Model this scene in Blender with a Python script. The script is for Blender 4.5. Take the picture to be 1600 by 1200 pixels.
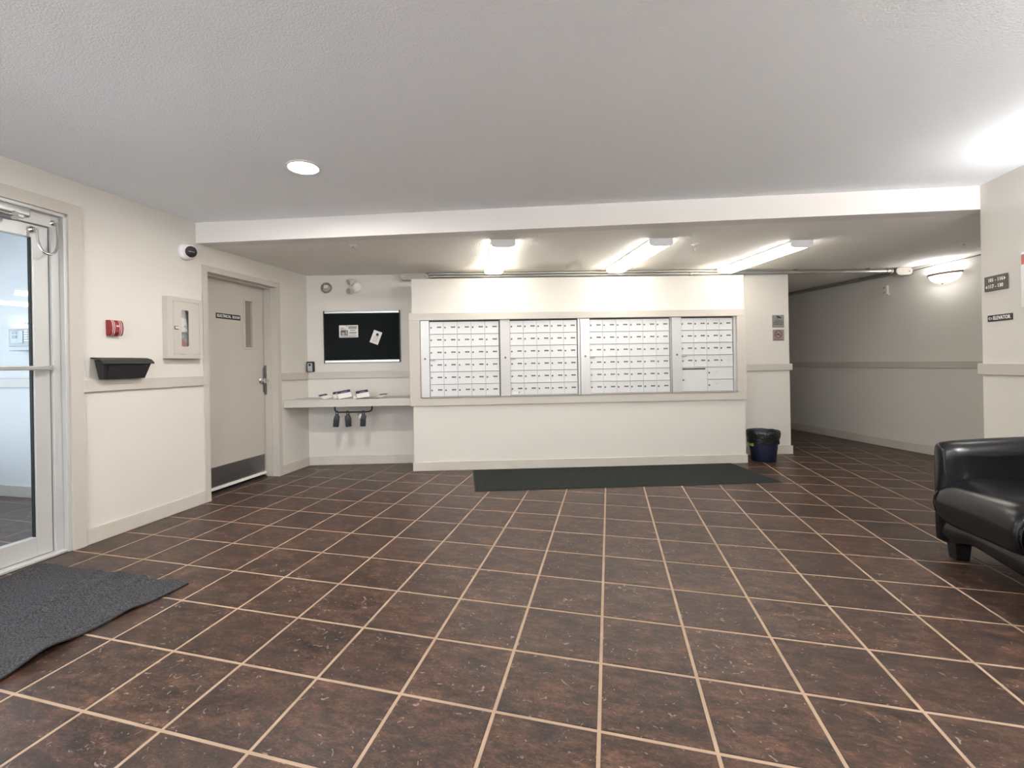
import bpy, bmesh, math, random
from mathutils import Matrix, Vector, noise
random.seed(7)
PI = math.pi
for o in list(bpy.data.objects): bpy.data.objects.remove(o)
S = bpy.context.scene
COL = S.collection

# ------------------------------------------------------------------ camera
cam_d = bpy.data.cameras.new('camera'); cam = bpy.data.objects.new('camera', cam_d); COL.objects.link(cam)
S.camera = cam
yaw, roll = -0.2695, -0.0177
fw = Vector((math.sin(yaw), math.cos(yaw), 0)); r0 = Vector((math.cos(yaw), -math.sin(yaw), 0)); u0 = Vector((0, 0, 1))
rt = math.cos(roll)*r0 + math.sin(roll)*u0; up = -math.sin(roll)*r0 + math.cos(roll)*u0
mw = Matrix.Identity(4)
for i in range(3):
    mw[i][0] = rt[i]; mw[i][1] = up[i]; mw[i][2] = -fw[i]
mw.translation = Vector((0.0495, -4.2136, 1.1605))
cam.matrix_world = mw
cam_d.sensor_width = 36; cam_d.lens = 722.085/1600*36
cam_d.shift_x = 48.04/1600; cam_d.shift_y = -31.54/1600
cam_d.clip_start = 0.02
# ------------------------------------------------------------------ world, exposure
W = bpy.data.worlds.new('overcast_daylight'); S.world = W; W.use_nodes = True
WB = W.node_tree.nodes['Background']; WB.inputs[0].default_value = (0.86, 0.93, 1.0, 1); WB.inputs[1].default_value = 5.2
S.view_settings.view_transform = 'Standard'; S.view_settings.look = 'None'
S.view_settings.gamma = 1; S.view_settings.use_curve_mapping = False
S.view_settings.exposure = 1.1
TUBE, DOWN, SCONCE = 8.2, 225.0, 3.2
def portal(name, loc, rot, sx, sy):
    d = bpy.data.lights.new(name, 'AREA'); d.shape = 'RECTANGLE'; d.size = sx; d.size_y = sy
    d.cycles.is_portal = True
    o = bpy.data.objects.new(name, d); COL.objects.link(o); o.location = loc; o.rotation_euler = rot
portal('window_rear_added_portal', (-2.28, -6.68, 1.25), (PI/2, 0, 0), 1.3, 2.1)  # portal for the added rear window
portal('vestibule_portal', (-6.38, -2.5, 1.25), (PI/2, 0, -PI/2), 2.0, 2.1)

# ------------------------------------------------------------------ materials
def mat(name, col, rough=0.5, metal=0.0, spec=0.5, emit=None, es=0, coat=0, bump=None, var=None):
    m = bpy.data.materials.new(name); m.use_nodes = True
    nt = m.node_tree; p = nt.nodes['Principled BSDF']
    p.inputs['Base Color'].default_value = (*col, 1); p.inputs['Roughness'].default_value = rough
    p.inputs['Metallic'].default_value = metal; p.inputs['Specular IOR Level'].default_value = spec
    p.inputs['Coat Weight'].default_value = coat
    if emit: p.inputs['Emission Color'].default_value = (*emit, 1); p.inputs['Emission Strength'].default_value = es
    pos = None
    if bump or var:
        g = nt.nodes.new('ShaderNodeNewGeometry'); pos = g.outputs['Position']
    if var:      # (scale, colour2)
        n = nt.nodes.new('ShaderNodeTexNoise'); n.inputs['Scale'].default_value = var[0]; n.inputs['Detail'].default_value = 5
        nt.links.new(pos, n.inputs['Vector'])
        r = nt.nodes.new('ShaderNodeValToRGB'); r.color_ramp.elements[0].position = 0.35; r.color_ramp.elements[1].position = 0.65
        r.color_ramp.elements[0].color = (*col, 1); r.color_ramp.elements[1].color = (*var[1], 1)
        nt.links.new(n.outputs['Fac'], r.inputs[0]); nt.links.new(r.outputs[0], p.inputs['Base Color'])
    if bump:     # (scale, distance, strength)
        n = nt.nodes.new('ShaderNodeTexNoise'); n.inputs['Scale'].default_value = bump[0]; n.inputs['Detail'].default_value = 3
        nt.links.new(pos, n.inputs['Vector'])
        b = nt.nodes.new('ShaderNodeBump'); b.inputs['Distance'].default_value = bump[1]; b.inputs['Strength'].default_value = bump[2]
        nt.links.new(n.outputs['Fac'], b.inputs['Height']); nt.links.new(b.outputs[0], p.inputs['Normal'])
    return m
M = {}
M['wall'] = mat('warm_white_wall_paint', (0.675, 0.645, 0.595), 0.55, bump=(260, 0.0006, 0.25), var=(1.3, (0.69, 0.66, 0.61)))
M['trim'] = mat('greige_trim_paint', (0.535, 0.50, 0.45), 0.42, bump=(60, 0.0005, 0.15))
M['ceil'] = mat('stippled_ceiling', (0.87, 0.895, 0.93), 0.85, bump=(140, 0.006, 0.5))
M['ceil2'] = mat('coarse_stippled_ceiling', (0.86, 0.83, 0.78), 0.85, bump=(95, 0.012, 0.85))
M['beam'] = mat('beam_paint', (0.76, 0.725, 0.70), 0.8, bump=(180, 0.001, 0.2))
M['vwall'] = mat('vestibule_wall_paint', (0.80, 0.81, 0.82), 0.6)
M['base'] = mat('baseboard_paint', (0.60, 0.565, 0.505), 0.42, var=(3.0, (0.54, 0.505, 0.44)))
M['grout'] = mat('tan_grout', (0.33, 0.235, 0.16), 0.75, bump=(250, 0.001, 0.4), var=(9, (0.40, 0.285, 0.20)))
M['alu'] = mat('satin_aluminium', (0.50, 0.495, 0.485), 0.32, 0.75)
M['alud'] = mat('anodised_frame_paint', (0.56, 0.555, 0.545), 0.38, 0.25)
M['steel'] = mat('brushed_steel', (0.20, 0.195, 0.20), 0.32, 0.85, bump=(30, 0.0003, 0.3))
M['chrome'] = mat('chrome', (0.75, 0.74, 0.72), 0.15, 1)
M['galv'] = mat('galvanised_conduit', (0.50, 0.505, 0.49), 0.33, 0.85)
M['galvb'] = mat('cast_conduit_body', (0.40, 0.37, 0.34), 0.5, 0.35)
M['blackp'] = mat('black_plastic', (0.012, 0.012, 0.014), 0.5)
M['dboxp'] = mat('black_powder_coat', (0.017, 0.016, 0.017), 0.55, bump=(300, 0.0008, 0.4))
M['whitep'] = mat('white_plastic', (0.82, 0.81, 0.79), 0.35)
M['offp'] = mat('cream_plastic', (0.70, 0.665, 0.60), 0.4)
M['greyp'] = mat('grey_plastic', (0.36, 0.37, 0.37), 0.45)
M['red'] = mat('red_enamel', (0.24, 0.008, 0.014), 0.3)
M['extred'] = mat('extinguisher_red', (0.45, 0.05, 0.045), 0.35)
M['white'] = mat('white_lettering', (0.85, 0.85, 0.83), 0.5)
M['leather'] = mat('black_leather', (0.005, 0.005, 0.006), 0.26, spec=0.42, bump=(220, 0.0010, 0.3))
M['leatherd'] = mat('black_leather_piping', (0.006, 0.006, 0.008), 0.38)
M['legw'] = mat('dark_stained_leg', (0.010, 0.009, 0.009), 0.25)
M['door'] = mat('greige_door_paint', (0.51, 0.48, 0.43), 0.42, bump=(12, 0.0008, 0.12))
M['felt'] = mat('black_felt', (0.009, 0.011, 0.012), 0.95, spec=0.15)
M['paper'] = mat('white_paper', (0.80, 0.78, 0.74), 0.7)
M['purple'] = mat('dark_purple_print', (0.045, 0.025, 0.09), 0.5)
M['ink'] = mat('grey_print_ink', (0.10, 0.095, 0.09), 0.7)
M['inkl'] = mat('pale_print_ink', (0.42, 0.39, 0.37), 0.7)
M['mbox'] = mat('brushed_mailbox_aluminium', (0.67, 0.675, 0.68), 0.42, 0.25, bump=(40, 0.0003, 0.1))
M['mstile'] = mat('mailbox_stile_aluminium', (0.58, 0.58, 0.58), 0.36, 0.35)
M['gap'] = mat('dark_gap', (0.06, 0.058, 0.055), 0.7)
M['brass'] = mat('lock_brass', (0.20, 0.165, 0.12), 0.35, 0.8)
M['plate'] = mat('grey_number_plate', (0.055, 0.052, 0.05), 0.5)
M['signg'] = mat('olive_grey_sign', (0.075, 0.072, 0.055), 0.5)
M['signb'] = mat('black_sign', (0.016, 0.015, 0.014), 0.45)
M['signs'] = mat('silver_sign_plate', (0.27, 0.27, 0.25), 0.4, 0.3)
M['navy'] = mat('navy_bin_plastic', (0.008, 0.011, 0.035), 0.4)
M['bag'] = mat('black_bin_liner', (0.010, 0.010, 0.010), 0.22, bump=(38, 0.012, 0.9))
M['lime'] = mat('lime_sticker', (0.34, 0.46, 0.04), 0.5)
M['lockb'] = mat('blue_black_lockbox', (0.014, 0.024, 0.034), 0.42)
M['bronze'] = mat('brown_metal_band', (0.23, 0.17, 0.14), 0.4, 0.5)
M['tube'] = mat('lit_diffuser', (0.9, 0.9, 0.88), 0.5, emit=(1.0, 0.955, 0.87), es=TUBE)
M['down'] = mat('lit_downlight', (0.9, 0.9, 0.9), 0.5, emit=(1.0, 0.97, 0.93), es=DOWN)
M['bowl'] = mat('lit_glass_bowl', (0.9, 0.9, 0.88), 0.4, emit=(1.0, 0.96, 0.90), es=1.7)
M['endcap'] = mat('fixture_end_cap', (0.60, 0.60, 0.61), 0.4)
M['rubber'] = mat('black_rubber', (0.012, 0.012, 0.012), 0.7)
M['panelblue'] = mat('panel_casing', (0.42, 0.47, 0.51), 0.4)
M['panelgrey'] = mat('panel_window_grey', (0.15, 0.19, 0.22), 0.3)
M['lcd'] = mat('panel_display', (0.06, 0.09, 0.10), 0.3)
M['cord'] = mat('dark_cable', (0.06, 0.065, 0.07), 0.4)

def glass_mat(name, tint, fres=1.45):
    m = bpy.data.materials.new(name); m.use_nodes = True; nt = m.node_tree; nt.nodes.clear()
    out = nt.nodes.new('ShaderNodeOutputMaterial'); mix = nt.nodes.new('ShaderNodeMixShader')
    t = nt.nodes.new('ShaderNodeBsdfTransparent'); t.inputs[0].default_value = (*tint, 1)
    g = nt.nodes.new('ShaderNodeBsdfGlossy'); g.inputs['Roughness'].default_value = 0.02
    f = nt.nodes.new('ShaderNodeFresnel'); f.inputs[0].default_value = fres
    nt.links.new(f.outputs[0], mix.inputs[0]); nt.links.new(t.outputs[0], mix.inputs[1]); nt.links.new(g.outputs[0], mix.inputs[2])
    nt.links.new(mix.outputs[0], out.inputs[0]); return m
M['glass'] = glass_mat('clear_glass', (0.95, 0.97, 0.98))
M['wired'] = mat('door_window_glass', (0.27, 0.245, 0.20), 0.12)
M['dome'] = glass_mat('clear_plastic', (0.93, 0.91, 0.89), 1.5)

def tile_mat():
    m = bpy.data.materials.new('mottled_brown_tile'); m.use_nodes = True; nt = m.node_tree
    N = nt.nodes; L = nt.links; p = N['Principled BSDF']
    geo = N.new('ShaderNodeNewGeometry'); oi = N.new('ShaderNodeObjectInfo')
    mul = N.new('ShaderNodeMath'); mul.operation = 'MULTIPLY'; mul.inputs[1].default_value = 37.0; L.new(oi.outputs['Random'], mul.inputs[0])
    add = N.new('ShaderNodeVectorMath'); add.operation = 'ADD'; L.new(geo.outputs['Position'], add.inputs[0]); L.new(mul.outputs[0], add.inputs[1])
    st = N.new('ShaderNodeVectorMath'); st.operation = 'MULTIPLY'; st.inputs[1].default_value = (1, 2.1, 1); L.new(add.outputs[0], st.inputs[0])
    def noise_(scale, det, rough=0.6, dist=0.0):
        n = N.new('ShaderNodeTexNoise'); n.inputs['Scale'].default_value = scale; n.inputs['Detail'].default_value = det
        n.inputs['Roughness'].default_value = rough; n.inputs['Distortion'].default_value = dist; L.new(st.outputs[0], n.inputs['Vector']); return n
    n1 = noise_(8, 14, 0.86, 0.15); n2 = noise_(4.5, 5, 0.7, 0.1); n3 = noise_(85, 6, 0.9, 0.2)
    r1 = N.new('ShaderNodeValToRGB'); cr = r1.color_ramp
    cr.elements[0].position = 0.34; cr.elements[0].color = (0.006, 0.004, 0.004, 1)
    cr.elements[1].position = 0.66; cr.elements[1].color = (0.175, 0.086, 0.052, 1)
    e = cr.elements.new(0.49); e.color = (0.046, 0.024, 0.017, 1)
    L.new(n1.outputs['Fac'], r1.inputs[0])
    mixc = N.new('ShaderNodeMix'); mixc.data_type = 'RGBA'; mixc.blend_type = 'MIX'
    r2 = N.new('ShaderNodeValToRGB'); r2.color_ramp.elements[0].position = 0.42; r2.color_ramp.elements[1].position = 0.68
    r2.color_ramp.elements[1].color = (0.5, 0.5, 0.5, 1); L.new(n2.outputs['Fac'], r2.inputs[0]); L.new(r2.outputs[0], mixc.inputs['Factor'])
    L.new(r1.outputs[0], mixc.inputs['A']); mixc.inputs['B'].default_value = (0.028, 0.024, 0.023, 1)
    # fine grain
    mg = N.new('ShaderNodeMix'); mg.data_type = 'RGBA'; mg.blend_type = 'OVERLAY'; mg.inputs['Factor'].default_value = 0.9
    m3 = N.new('ShaderNodeMapRange'); m3.inputs['From Min'].default_value = .34; m3.inputs['From Max'].default_value = .66; m3.inputs['To Min'].default_value = .12; m3.inputs['To Max'].default_value = .9; L.new(n3.outputs['Fac'], m3.inputs[0])
    L.new(mixc.outputs['Result'], mg.inputs['A']); L.new(m3.outputs[0], mg.inputs['B'])
    # pale flecks / squiggles
    v = N.new('ShaderNodeTexNoise'); v.inputs['Scale'].default_value = 26; v.inputs['Detail'].default_value = 2; v.inputs['Distortion'].default_value = 2.2; L.new(add.outputs[0], v.inputs['Vector'])
    r3 = N.new('ShaderNodeValToRGB'); c3 = r3.color_ramp; c3.elements[0].position = 0.665; c3.elements[0].color = (0, 0, 0, 1); c3.elements[1].position = 0.715; c3.elements[1].color = (0.7, 0.7, 0.7, 1)
    L.new(v.outputs['Fac'], r3.inputs[0])
    mf = N.new('ShaderNodeMix'); mf.data_type = 'RGBA'; L.new(r3.outputs[0], mf.inputs['Factor']); L.new(mg.outputs['Result'], mf.inputs['A']); mf.inputs['B'].default_value = (0.30, 0.235, 0.205, 1)
    # per tile tone
    mr = N.new('ShaderNodeMapRange'); mr.inputs['To Min'].default_value = 0.86; mr.inputs['To Max'].default_value = 1.14; L.new(oi.outputs['Random'], mr.inputs[0])
    mt = N.new('ShaderNodeVectorMath'); mt.operation = 'SCALE'; L.new(mf.outputs['Result'], mt.inputs[0]); L.new(mr.outputs[0], mt.inputs['Scale'])
    L.new(mt.outputs[0], p.inputs['Base Color'])
    p.inputs['Roughness'].default_value = 0.36; p.inputs['Specular IOR Level'].default_value = 0.33
    b = N.new('ShaderNodeBump'); b.inputs['Distance'].default_value = 0.003; b.inputs['Strength'].default_value = 0.5
    L.new(n1.outputs['Fac'], b.inputs['Height']); L.new(b.outputs[0], p.inputs['Normal'])
    return m
M['tile'] = tile_mat()

def carpet_mat(name, c1, c2, scale, rib):
    m = bpy.data.materials.new(name); m.use_nodes = True; nt = m.node_tree; N = nt.nodes; L = nt.links; p = N['Principled BSDF']
    tc = N.new('ShaderNodeTexCoord')
    n = N.new('ShaderNodeTexNoise'); n.inputs['Scale'].default_value = scale; n.inputs['Detail'].default_value = 4; L.new(tc.outputs['Object'], n.inputs['Vector'])
    r = N.new('ShaderNodeValToRGB'); r.color_ramp.elements[0].position = 0.36; r.color_ramp.elements[1].position = 0.66
    r.color_ramp.elements[0].color = (*c1, 1); r.color_ramp.elements[1].color = (*c2, 1); L.new(n.outputs['Fac'], r.inputs[0])
    L.new(r.outputs[0], p.inputs['Base Color']); p.inputs['Roughness'].default_value = 0.95; p.inputs['Specular IOR Level'].default_value = 0.2
    w = N.new('ShaderNodeTexWave'); w.inputs['Scale'].default_value = rib; w.inputs['Distortion'].default_value = 1.5; L.new(tc.outputs['Object'], w.inputs['Vector'])
    ad = N.new('ShaderNodeMath'); ad.operation = 'ADD'; L.new(w.outputs['Fac'], ad.inputs[0]); L.new(n.outputs['Fac'], ad.inputs[1])
    b = N.new('ShaderNodeBump'); b.inputs['Distance'].default_value = 0.006; b.inputs['Strength'].default_value = 0.8
    L.new(ad.outputs[0], b.inputs['Height']); L.new(b.outputs[0], p.inputs['Normal']); return m
M['matdoor'] = carpet_mat('charcoal_ribbed_mat', (0.022, 0.022, 0.025), (0.105, 0.10, 0.108), 140, 26)
M['matmail'] = carpet_mat('green_black_mat', (0.012, 0.015, 0.013), (0.040, 0.046, 0.040), 150, 40)

# ------------------------------------------------------------------ mesh helpers
class MB:
    """collects shapes, links them as ONE mesh object"""
    def __init__(s): s.bm = bmesh.new(); s.mi = 0
    def _fin(s, geom_faces):
        for f in geom_faces: f.material_index = s.mi
    def box(s, x0, x1, y0, y1, z0, z1, bev=0, seg=1, rot=None, piv=None):
        b = bmesh.new(); r = bmesh.ops.create_cube(b, size=1)
        for v in b.verts:
            v.co = Vector(((x0+x1)/2+v.co.x*(x1-x0), (y0+y1)/2+v.co.y*(y1-y0), (z0+z1)/2+v.co.z*(z1-z0)))
        if bev: bmesh.ops.bevel(b, geom=list(b.edges), offset=bev, segments=seg, profile=0.5, affect='EDGES')
        if rot:
            pv = Vector(piv) if piv else Vector(((x0+x1)/2, (y0+y1)/2, (z0+z1)/2))
            T = Matrix.Translation(pv) @ rot.to_4x4() @ Matrix.Translation(-pv); b.transform(T)
        return s.merge(b)
    def merge(s, b):
        mp = {}
        for v in b.verts: mp[v] = s.bm.verts.new(v.co)
        for f in b.faces:
            try:
                nf = s.bm.faces.new([mp[v] for v in f.verts]); nf.material_index = s.mi
            except ValueError: pass
        b.free(); return s
    def rings(s, rings, closed_ends=True, loop=True):
        R = [[s.bm.verts.new(p) for p in r] for r in rings]
        n = len(R[0])
        for a, b in zip(R, R[1:]):
            for i in range(n if loop else n-1):
                j = (i+1) % n
                try: f = s.bm.faces.new((a[i], a[j], b[j], b[i])); f.material_index = s.mi
                except ValueError: pass
        if closed_ends:
            for r, fl in ((R[0], True), (R[-1], False)):
                try: f = s.bm.faces.new(r[::-1] if fl else r); f.material_index = s.mi
                except ValueError: pass
        return s
    def cyl(s, p0, p1, ra, rb=None, seg=20):
        rb = ra if rb is None else rb; p0 = Vector(p0); p1 = Vector(p1); d = (p1-p0).normalized()
        a = d.orthogonal().normalized(); b = d.cross(a)
        ring = lambda p, r: [p+(a*math.cos(t)+b*math.sin(t))*r for t in [2*PI*i/seg for i in range(seg)]]
        return s.rings([ring(p0, ra), ring(p1, rb)])
    def lathe(s, c, axis, prof, seg=28, ang=2*PI, start=0, xdir=None):
        """prof: list of (radius, height along axis)"""
        c = Vector(c); d = Vector(axis).normalized(); a = Vector(xdir) if xdir else d.orthogonal().normalized(); b = d.cross(a)
        full = abs(ang-2*PI) < 1e-6; n = seg if full else seg+1
        rs = [[c+d*h+(a*math.cos(t)+b*math.sin(t))*max(r, 1e-4) for t in [start+ang*i/seg for i in range(n)]] for r, h in prof]
        return s.rings(rs, closed_ends=full, loop=full)
    def tube(s, pts, r, seg=10):
        pts = [Vector(p) for p in pts]; rs = []; prev = None
        for i, p in enumerate(pts):
            d = (pts[min(i+1, len(pts)-1)]-pts[max(i-1, 0)]).normalized()
            if prev is None: a = d.orthogonal().normalized()
            else: a = (prev - d*prev.dot(d)).normalized()
            prev = a; b = d.cross(a)
            rr = r[i] if isinstance(r, (list, tuple)) else r
            rs.append([p+(a*math.cos(t)+b*math.sin(t))*rr for t in [2*PI*k/seg for k in range(seg)]])
        return s.rings(rs)
    def prism(s, poly, lo, hi, plane='xy'):
        f = {'xy': lambda a, b, c: (a, b, c), 'xz': lambda a, b, c: (a, c, b), 'yz': lambda a, b, c: (c, a, b)}[plane]
        return s.rings([[f(a, b, lo) for a, b in poly], [f(a, b, hi) for a, b in poly]])
    def obj(s, name, m, parent=None, org=(0, 0, 0), smooth=None, M4=None):
        bmesh.ops.recalc_face_normals(s.bm, faces=list(s.bm.faces))
        bmesh.ops.translate(s.bm, verts=list(s.bm.verts), vec=-Vector(org))
        me = bpy.data.meshes.new(name); s.bm.to_mesh(me); s.bm.free()
        for x in (m if isinstance(m, (list, tuple)) else [m]): me.materials.append(M[x])
        if smooth: me.shade_smooth(); me.set_sharp_from_angle(angle=math.radians(smooth))
        o = bpy.data.objects.new(name, me); COL.objects.link(o)
        if parent: o.parent = parent
        if M4 is not None: o.matrix_world = M4
        return o

def frame(x, y, deg): return Matrix.Translation((x, y, 0)) @ Matrix.Rotation(math.radians(deg), 4, 'Z')
# wall frames: local x runs along the wall, local y goes INTO the wall, z up
FL = frame(-3.341, -0.988, 91.26)       # left wall
FM = frame(-2.020, 0.460, 17.3)         # mailbox enclosure face
FW = frame(-3.371, 0.496, 17.13)        # main back wall
FH = frame(2.922, 4.476, -70)           # hall wall
FR = frame(2.71, 0.06, -90)             # right wall
FV = frame(-5.5, -1.225, 1.3)           # vestibule wall
FC = Matrix.Identity(4)

class Thing:
    """an Empty at the thing's base; parts are given in the frame's coordinates"""
    def __init__(s, name, label, cat, F=FC, org=(0, 0, 0), group=None):
        o = bpy.data.objects.new(name, None); o.empty_display_size = 0.05; COL.objects.link(o)
        o.matrix_world = F @ Matrix.Translation(org); s.o = o; s.org = org
        o['label'] = label; o['category'] = cat
        if group: o['group'] = group
    def part(s, name, mb, m, smooth=None, parent=None, label=None):
        p = mb.obj(name, m, parent or s.o, s.org, smooth)
        if label: p['label'] = label
        return p
def solo(name, mb, m, label, cat, F=FC, org=(0, 0, 0), smooth=None, group=None):
    o = mb.obj(name, m, None, org, smooth); o.matrix_world = F @ Matrix.Translation(org)
    o['label'] = label; o['category'] = cat
    if group: o['group'] = group
    return o
def struct(name, mb, m, F=FC, smooth=None, parent=None):
    o = mb.obj(name, m, parent, (0, 0, 0), smooth)
    if parent is None: o.matrix_world = F; o['kind'] = 'structure'
    return o
def text_mb(txt, size, cx, cy, cz, sx=1.0, depth=0.0006, rotz=0.0):
    """flat lettering lying in the xz plane of a wall frame, reading from -y"""
    cu = bpy.data.curves.new('t', 'FONT'); cu.body = txt; cu.size = size; cu.align_x = 'CENTER'; cu.align_y = 'CENTER'
    cu.extrude = depth; cu.resolution_u = 2; cu.offset = size*0.012
    to = bpy.data.objects.new('t', cu); COL.objects.link(to)
    dg = bpy.context.evaluated_depsgraph_get(); me = bpy.data.meshes.new_from_object(to.evaluated_get(dg))
    b = bmesh.new(); b.from_mesh(me); bpy.data.objects.remove(to); bpy.data.curves.remove(cu); bpy.data.meshes.remove(me)
    T = Matrix.Translation((cx, cy, cz)) @ Matrix.Rotation(rotz, 4, 'Y') @ Matrix.Rotation(PI/2, 4, 'X') @ Matrix.Diagonal((sx, 1, 1, 1))
    b.transform(T); mb = MB(); mb.merge(b); return mb

# ================================================================== STRUCTURE
ZC, ZS, ZB = 2.41, 2.235, 2.10      # ceiling, lowered ceiling, top of mailbox enclosure
# ---- floor: grout bed with tiles
TS = 0.34
fb = MB(); fb.box(-6.6, 5.4, -7.0, 6.2, -0.12, -0.0016)
floor = struct('floor', fb, 'grout')
def tile_mesh(w):
    b = MB(); h = TS/2-w
    b.rings([[(-h, -h, -0.006), (h, -h, -0.006), (h, h, -0.006), (-h, h, -0.006)],
             [(-h, -h, -0.0010), (h, -h, -0.0010), (h, h, -0.0010), (-h, h, -0.0010)],
             [(-h+.003, -h+.003, 0), (h-.003, -h+.003, 0), (h-.003, h-.003, 0), (-h+.003, h-.003, 0)]], closed_ends=False)
    b.bm.verts.ensure_lookup_table(); b.bm.faces.new(b.bm.verts[8:12]); return b
def back_y(x): return 0.496+(x+3.371)*0.3082
def in_room(x, y):
    if y < -6.75 or y > 5.9 or x < -6.4: return False
    if x < -3.42: return -3.75 < y < -1.1 and x > -6.4
    if x <= 2.80 and y <= 0.1: return True
    if y <= back_y(x)+0.03 and x < 2.2:
        # cells wholly inside the mailbox enclosure are left out
        lx = (x+2.02)*0.9548+(y-0.46)*0.2974; ly = -(x+2.02)*0.2974+(y-0.46)*0.9548
        return not (0.2 < lx < 3.5 and ly > 0.2)
    if x > 2.0 and y > 0.1:
        hx = 3.75+(2.35-y)*0.364
        return x < hx+0.3 and (y < 2.4 or x > 2.05-(y-2.3)*0.1) and (y > -0.2)
    return False
cells = []
for i in range(-20, 17):
    for j in range(-18, 21):
        cx, cy = (i+0.5)*TS, (j+0.5)*TS
        if any(in_room(cx+a*TS*.5, cy+b*TS*.5) for a in (-1, 0, 1) for b in (-1, 0, 1)): cells.append((cx, cy))
def visscore(c):
    d = Vector((c[0]-0.05, c[1]+4.214, 0)); z = d.dot(fw); xx = d.dot(r0)
    if z < 0.95: return 1e6+d.length
    px = 752+722*xx/z
    if px < -180 or px > 1780: return 1e5+d.length
    if c[0] < -3.5 and (px > 90): return 1e5+d.length
    if c[1] > back_y(c[0])+0.1 and c[0] < 2.1: return 1e5+d.length
    return d.length
cells.sort(key=visscore)
t0 = tile_mesh(0.0060).obj('tile', 'tile', floor); t0.location = (*cells[0], 0); tm = t0.data
for k, c in enumerate(cells[1:300]):
    o = bpy.data.objects.new('tile', tm); COL.objects.link(o); o.parent = floor; o.location = (*c, 0)
    o.rotation_euler = (0, 0, 0)
rb = MB()
for c in cells[300:]:
    b = tile_mesh(0.0060).bm; bmesh.ops.translate(b, verts=list(b.verts), vec=(*c, 0)); rb.merge(b)
rest = rb.obj('remaining_tiles', 'tile', floor); rest['kind'] = 'stuff'
tm.materials[0] = M['tile']

# ---- ceilings
def beam_y(x): return -1.045+(x+3.323)*(1.105/6.037)
b = MB(); b.prism([(-3.5, -6.95), (2.86, -6.95), (2.86, beam_y(2.86)+.1), (-3.5, beam_y(-3.5)+.1)], ZC, ZC+.12)
struct('ceiling', b, 'ceil')
b = MB(); b.prism([(-3.55, beam_y(-3.55)+.14), (2.86, beam_y(2.86)+.14), (2.86, -.5), (5.3, -.5), (5.3, 6.1), (-3.55, 6.1)], ZS, ZS+.3)
struct('ceiling_lowered', b, 'ceil2')
b = MB(); b.prism([(-3.45, beam_y(-3.45)), (2.80, beam_y(2.80)), (2.80, beam_y(2.80)+.142), (-3.45, beam_y(-3.45)+.142)], ZS, ZC+.02)
struct('trim_1', b, 'beam')
b = MB(); b.box(-6.6, -3.46, -3.8, -1.15, 2.42, 2.5); struct('ceiling_vestibule', b, 'ceil')

# ---- left wall (frame FL: u = 0 is y = -0.988). electrical doorway u .045-.945, glass doorway u -2.12 .. -1.055
TH = 0.17
b = MB()
b.box(-6.0, -2.12, 0, TH, 0, 2.5); b.box(-2.12, -1.055, 0, TH, 2.17, 2.5)
b.box(-1.055, 0.045, 0, TH, 0, 2.5); b.box(0.045, 0.945, 0, TH, 2.015, 2.5)
b.box(0.945, 1.62, 0, TH, 0, 2.5)
struct('wall_left', b, 'wall', FL)
# electrical room shell behind the door window
b = MB(); b.box(-0.1, 1.1, 0.9, 1.0, 0, 2.5); b.box(-0.1, 0.0, TH, 0.9, 0, 2.5); b.box(1.0, 1.1, TH, 0.9, 0, 2.5); b.box(-0.1, 1.1, TH, 1.0, 2.3, 2.5)
struct('wall_electrical_room', b, 'wall', FL)
# ---- main wall
b = MB(); b.box(-0.15, 5.794, 0, 0.15, 0, 2.5); struct('wall_back', b, 'wall', FW)
# ---- mailbox enclosure with an opening for the units
UO0, UO1, ZO0, ZO1 = 0.085, 3.605, 0.80, 1.645
b = MB()
b.box(0, UO0, 0, 0.42, 0, ZB); b.box(UO1, 3.70, 0, 0.41, 0, ZB)
b.box(UO0, UO1, 0, 0.40, 0, ZO0); b.box(UO0, UO1, 0, 0.40, ZO1, ZB); b.box(UO0, UO1, 0.16, 0.40, ZO0, ZO1)
struct('wall_mailboxes', b, 'wall', FM)
b = MB()
f0, f1, g0, g1 = -0.03, 3.706, 0.712, 1.722
b.box(f0, f1, -0.028, 0, ZO1, g1, 0.002); b.box(f0, f1, -0.028, 0, g0, ZO0, 0.002)
b.box(f0, UO0, -0.028, 0, ZO0, ZO1); b.box(UO1, f1, -0.028, 0, ZO0, ZO1)
b.box(UO0, UO1, -0.028, 0.05, ZO0-.012, ZO0)
struct('trim_2', b, 'trim', FM)
# ---- hall, corridor, right wall, rear walls
b = MB(); b.box(-1.6, 4.9, 0, 0.15, 0, 2.5); struct('wall_hall', b, 'wall', FH)
b = MB(); b.box(2.71, 2.86, -6.8, 0.06, 0, 2.5); struct('wall_right', b, 'wall')
b = MB(); b.box(1.95, 2.10, 2.34, 6.0, 0, 2.5); b.box(1.95, 3.0, 5.9, 6.05, 0, 2.5); struct('wall_corridor', b, 'wall')
b = MB(); b.box(2.86, 5.2, -0.45, -0.3, 0, 2.5); struct('wall_hall_end', b, 'wall')
b = MB()
b.box(-3.6, -2.9, -6.8, -6.65, 0, 2.5); b.box(-1.61, 2.9, -6.8, -6.65, 0, 2.5); b.box(-2.9, -1.61, -6.8, -6.65, 0, 0.2); b.box(-2.9, -1.61, -6.8, -6.65, 2.3, 2.5)
struct('wall_rear', b, 'wall')
wn = MB()
for x in (-2.9, -1.67): wn.box(x, x+.06, -6.76, -6.70, 0.2, 2.3)
wn.box(-2.9, -1.61, -6.76, -6.70, 0.2, 0.26); wn.box(-2.9, -1.61, -6.76, -6.70, 2.24, 2.3)
w1 = struct('window_rear_added', wn, 'alud')  # unseen rear window, added to let daylight into the room
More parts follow.
